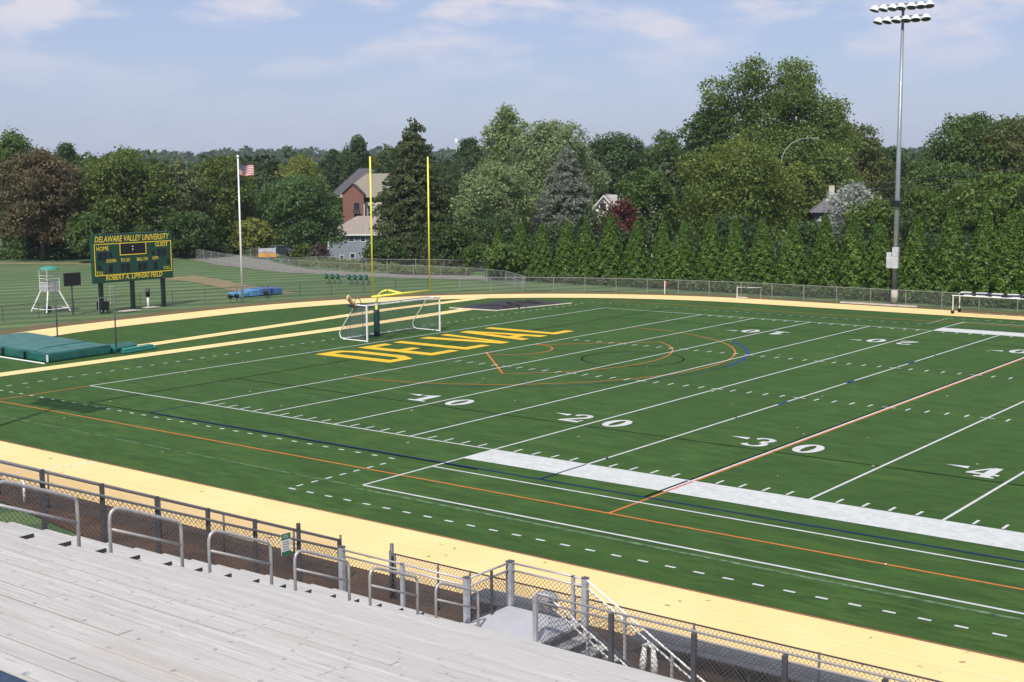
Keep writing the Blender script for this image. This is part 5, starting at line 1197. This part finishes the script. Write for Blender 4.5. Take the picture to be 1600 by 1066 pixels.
for k, (x, h) in enumerate(ARB):
    lab = '%s arborvitae from the left in the tall evergreen row behind the far fence' % ORD[k] if k else 'leftmost arborvitae of the tall evergreen row behind the far fence'
    y = 69.3+rg.uniform(-.25, .25)
    r_ = empty('arborvitae', (x, y, 0), lab, 'evergreen', 'evergreen row behind the far fence', rz=rg.uniform(0, 6.28)); s = h/6.5; w = s*rg.uniform(.98, 1.12)+.02; r_.scale = (w, w*rg.uniform(.92, 1.08), s); r_.rotation_euler.x = rg.uniform(-.03, .03); r_.rotation_euler.y = rg.uniform(-.03, .03)
    link('crown', AM[k % 4], r_); link('trunk', TM, r_)

# low growth: hedge foot, weeds by the house
def carpet(name, label, P, N, size, col):
    rs = np.random.RandomState(len(P)); Vv, Ff = leaves(rs, P, N, size); return link(name, mesh_np(name, Vv, Ff, LM[col], rs.uniform(0, 1, len(P))), None, label=label, cat='plants', kind='stuff')
rs = np.random.RandomState(21); n = 9000; xx = rs.uniform(-36, 34, n); hh = .5+.5*np.abs(np.sin(xx*1.7)+.5*np.sin(xx*4.1))
P = np.stack([xx, 67.4+rs.normal(0, .45, n), rs.uniform(0, 1, n)*hh], 1); carpet('undergrowth', 'low leafy undergrowth at the foot of the evergreen row', P, np.tile([0, -1, .5], (n, 1)), .15, 'dark')
n = 26000; xx = rs.uniform(-48, 34, n); hh = 4.9+1.6*np.sin(xx*.37)+1.0*np.sin(xx*1.3+2); yy = 78+2.5*np.sin(xx*.23)+rs.normal(0, 1.3, n)
P = np.stack([xx, yy, rs.uniform(0, 1, n)**.8*hh], 1); carpet('shrubbery', 'dense dark shrubbery behind the evergreen row', P, np.tile([0, -.8, .6], (n, 1)), .24, 'deep')
n = 9000; u = rs.uniform(0, 1, n); xx = -74+u*30; yy = 76.5-4.5*np.sin(u*2.2)+rs.normal(0, 1.6, n); P = np.stack([xx, yy, rs.uniform(0, 1, n)*(.15+.28*np.abs(np.sin(xx*.9+yy)))], 1)
carpet('weeds', 'rough weeds on the bank between the road and the grey house', P, np.tile([.3, -.6, .7], (n, 1)), .17, 'weeds')
n = 6000; xx = rs.uniform(-117, -90, n); yy = 63.5+(xx+105)*.92+rs.normal(0, .9, n); P = np.stack([xx, yy, rs.uniform(0, 1, n)*1.3], 1)
carpet('undergrowth', 'dark undergrowth along the edge of the practice field', P, np.tile([.5, -.7, .5], (n, 1)), .2, 'dark')

# woods behind: middle distance and far hills, each one mass
def wood(name, label, n, r0, r1, a0, a1, h, w, per, size, col, seed, keep=None):
    rs = np.random.RandomState(seed); out = []
    r = np.sqrt(rs.uniform(r0**2, r1**2, n)); a = rs.uniform(R(a0), R(a1), n)
    ok = ~((a > R(-46.6)) & (a < R(-43.0)) & (r < 345)); r = r[ok]; a = a[ok]; n = len(r); x = CAM[0]+r*np.sin(a); y = CAM[1]+r*np.cos(a); z = terr(x, y); Ps = []; Ns = []; Vs = []
    for k in range(n):
        H = h*rs.uniform(.7, 1.15); Wk = w*rs.uniform(.7, 1.25)/2; u = rs.normal(0, 1, (per, 3)); u /= np.linalg.norm(u, axis=1)[:, None]; u[:, 2] = np.abs(u[:, 2])*1.25-.25
        q = u*np.array([Wk, Wk, H*.42])*rs.uniform(.8, 1.05, (per, 1)); q[:, 2] += H*.55; lump = 1+.14*np.sin(u[:, 0]*7+k)*np.cos(u[:, 1]*6+k*2)
        q[:, :2] *= lump[:, None]; q[:, 2] *= 1+.07*np.sin(u[:, 0]*9+k*3); Ps.append(q+np.array([x[k], y[k], z[k]])); Ns.append(u+np.array([0, 0, .3])); Vs.append(np.clip(rs.uniform(0, .55)+rs.uniform(0, .45, per), 0, 1))
    P, N, V = map(np.concatenate, (Ps, Ns, Vs)); Vv, Ff = leaves(rs, P, N, size)
    return link(name, mesh_np(name, Vv, Ff, LM[col], V), None, label=label, cat='woods', kind='stuff')
wood('woodland', 'dense mixed woodland behind the first row of trees', 170, 225, 300, -68, -8, 17, 11, 430, .62, 'far', 1)
wood('woodland', 'dark woodland belt beyond the houses', 240, 300, 460, -68, -8, 19, 13, 260, .95, 'dark', 2)
wood('woodland', 'wooded middle distance under the skyline', 420, 460, 900, -68, -8, 18, 17, 120, 1.8, 'far', 3)
wood('hill_woods', 'hazy blue wooded hills on the horizon', 1500, 900, 2400, -70, -6, 17, 30, 60, 3.6, 'far', 4)

# ------------------------------------------------------------------ haze
hz, t = newmat('haze_air'); pv_ = nd(t, 'ShaderNodeVolumePrincipled', {'Color': (.72, .83, 1.0, 1), 'Density': .00011, 'Anisotropy': .0})
nd(t, 'ShaderNodeOutputMaterial', {1: pv_.outputs[0]})
MB().bb(-4700, 3800, -1600, 4900, -6.5, 125).build('haze', hz, None, kind='stuff')
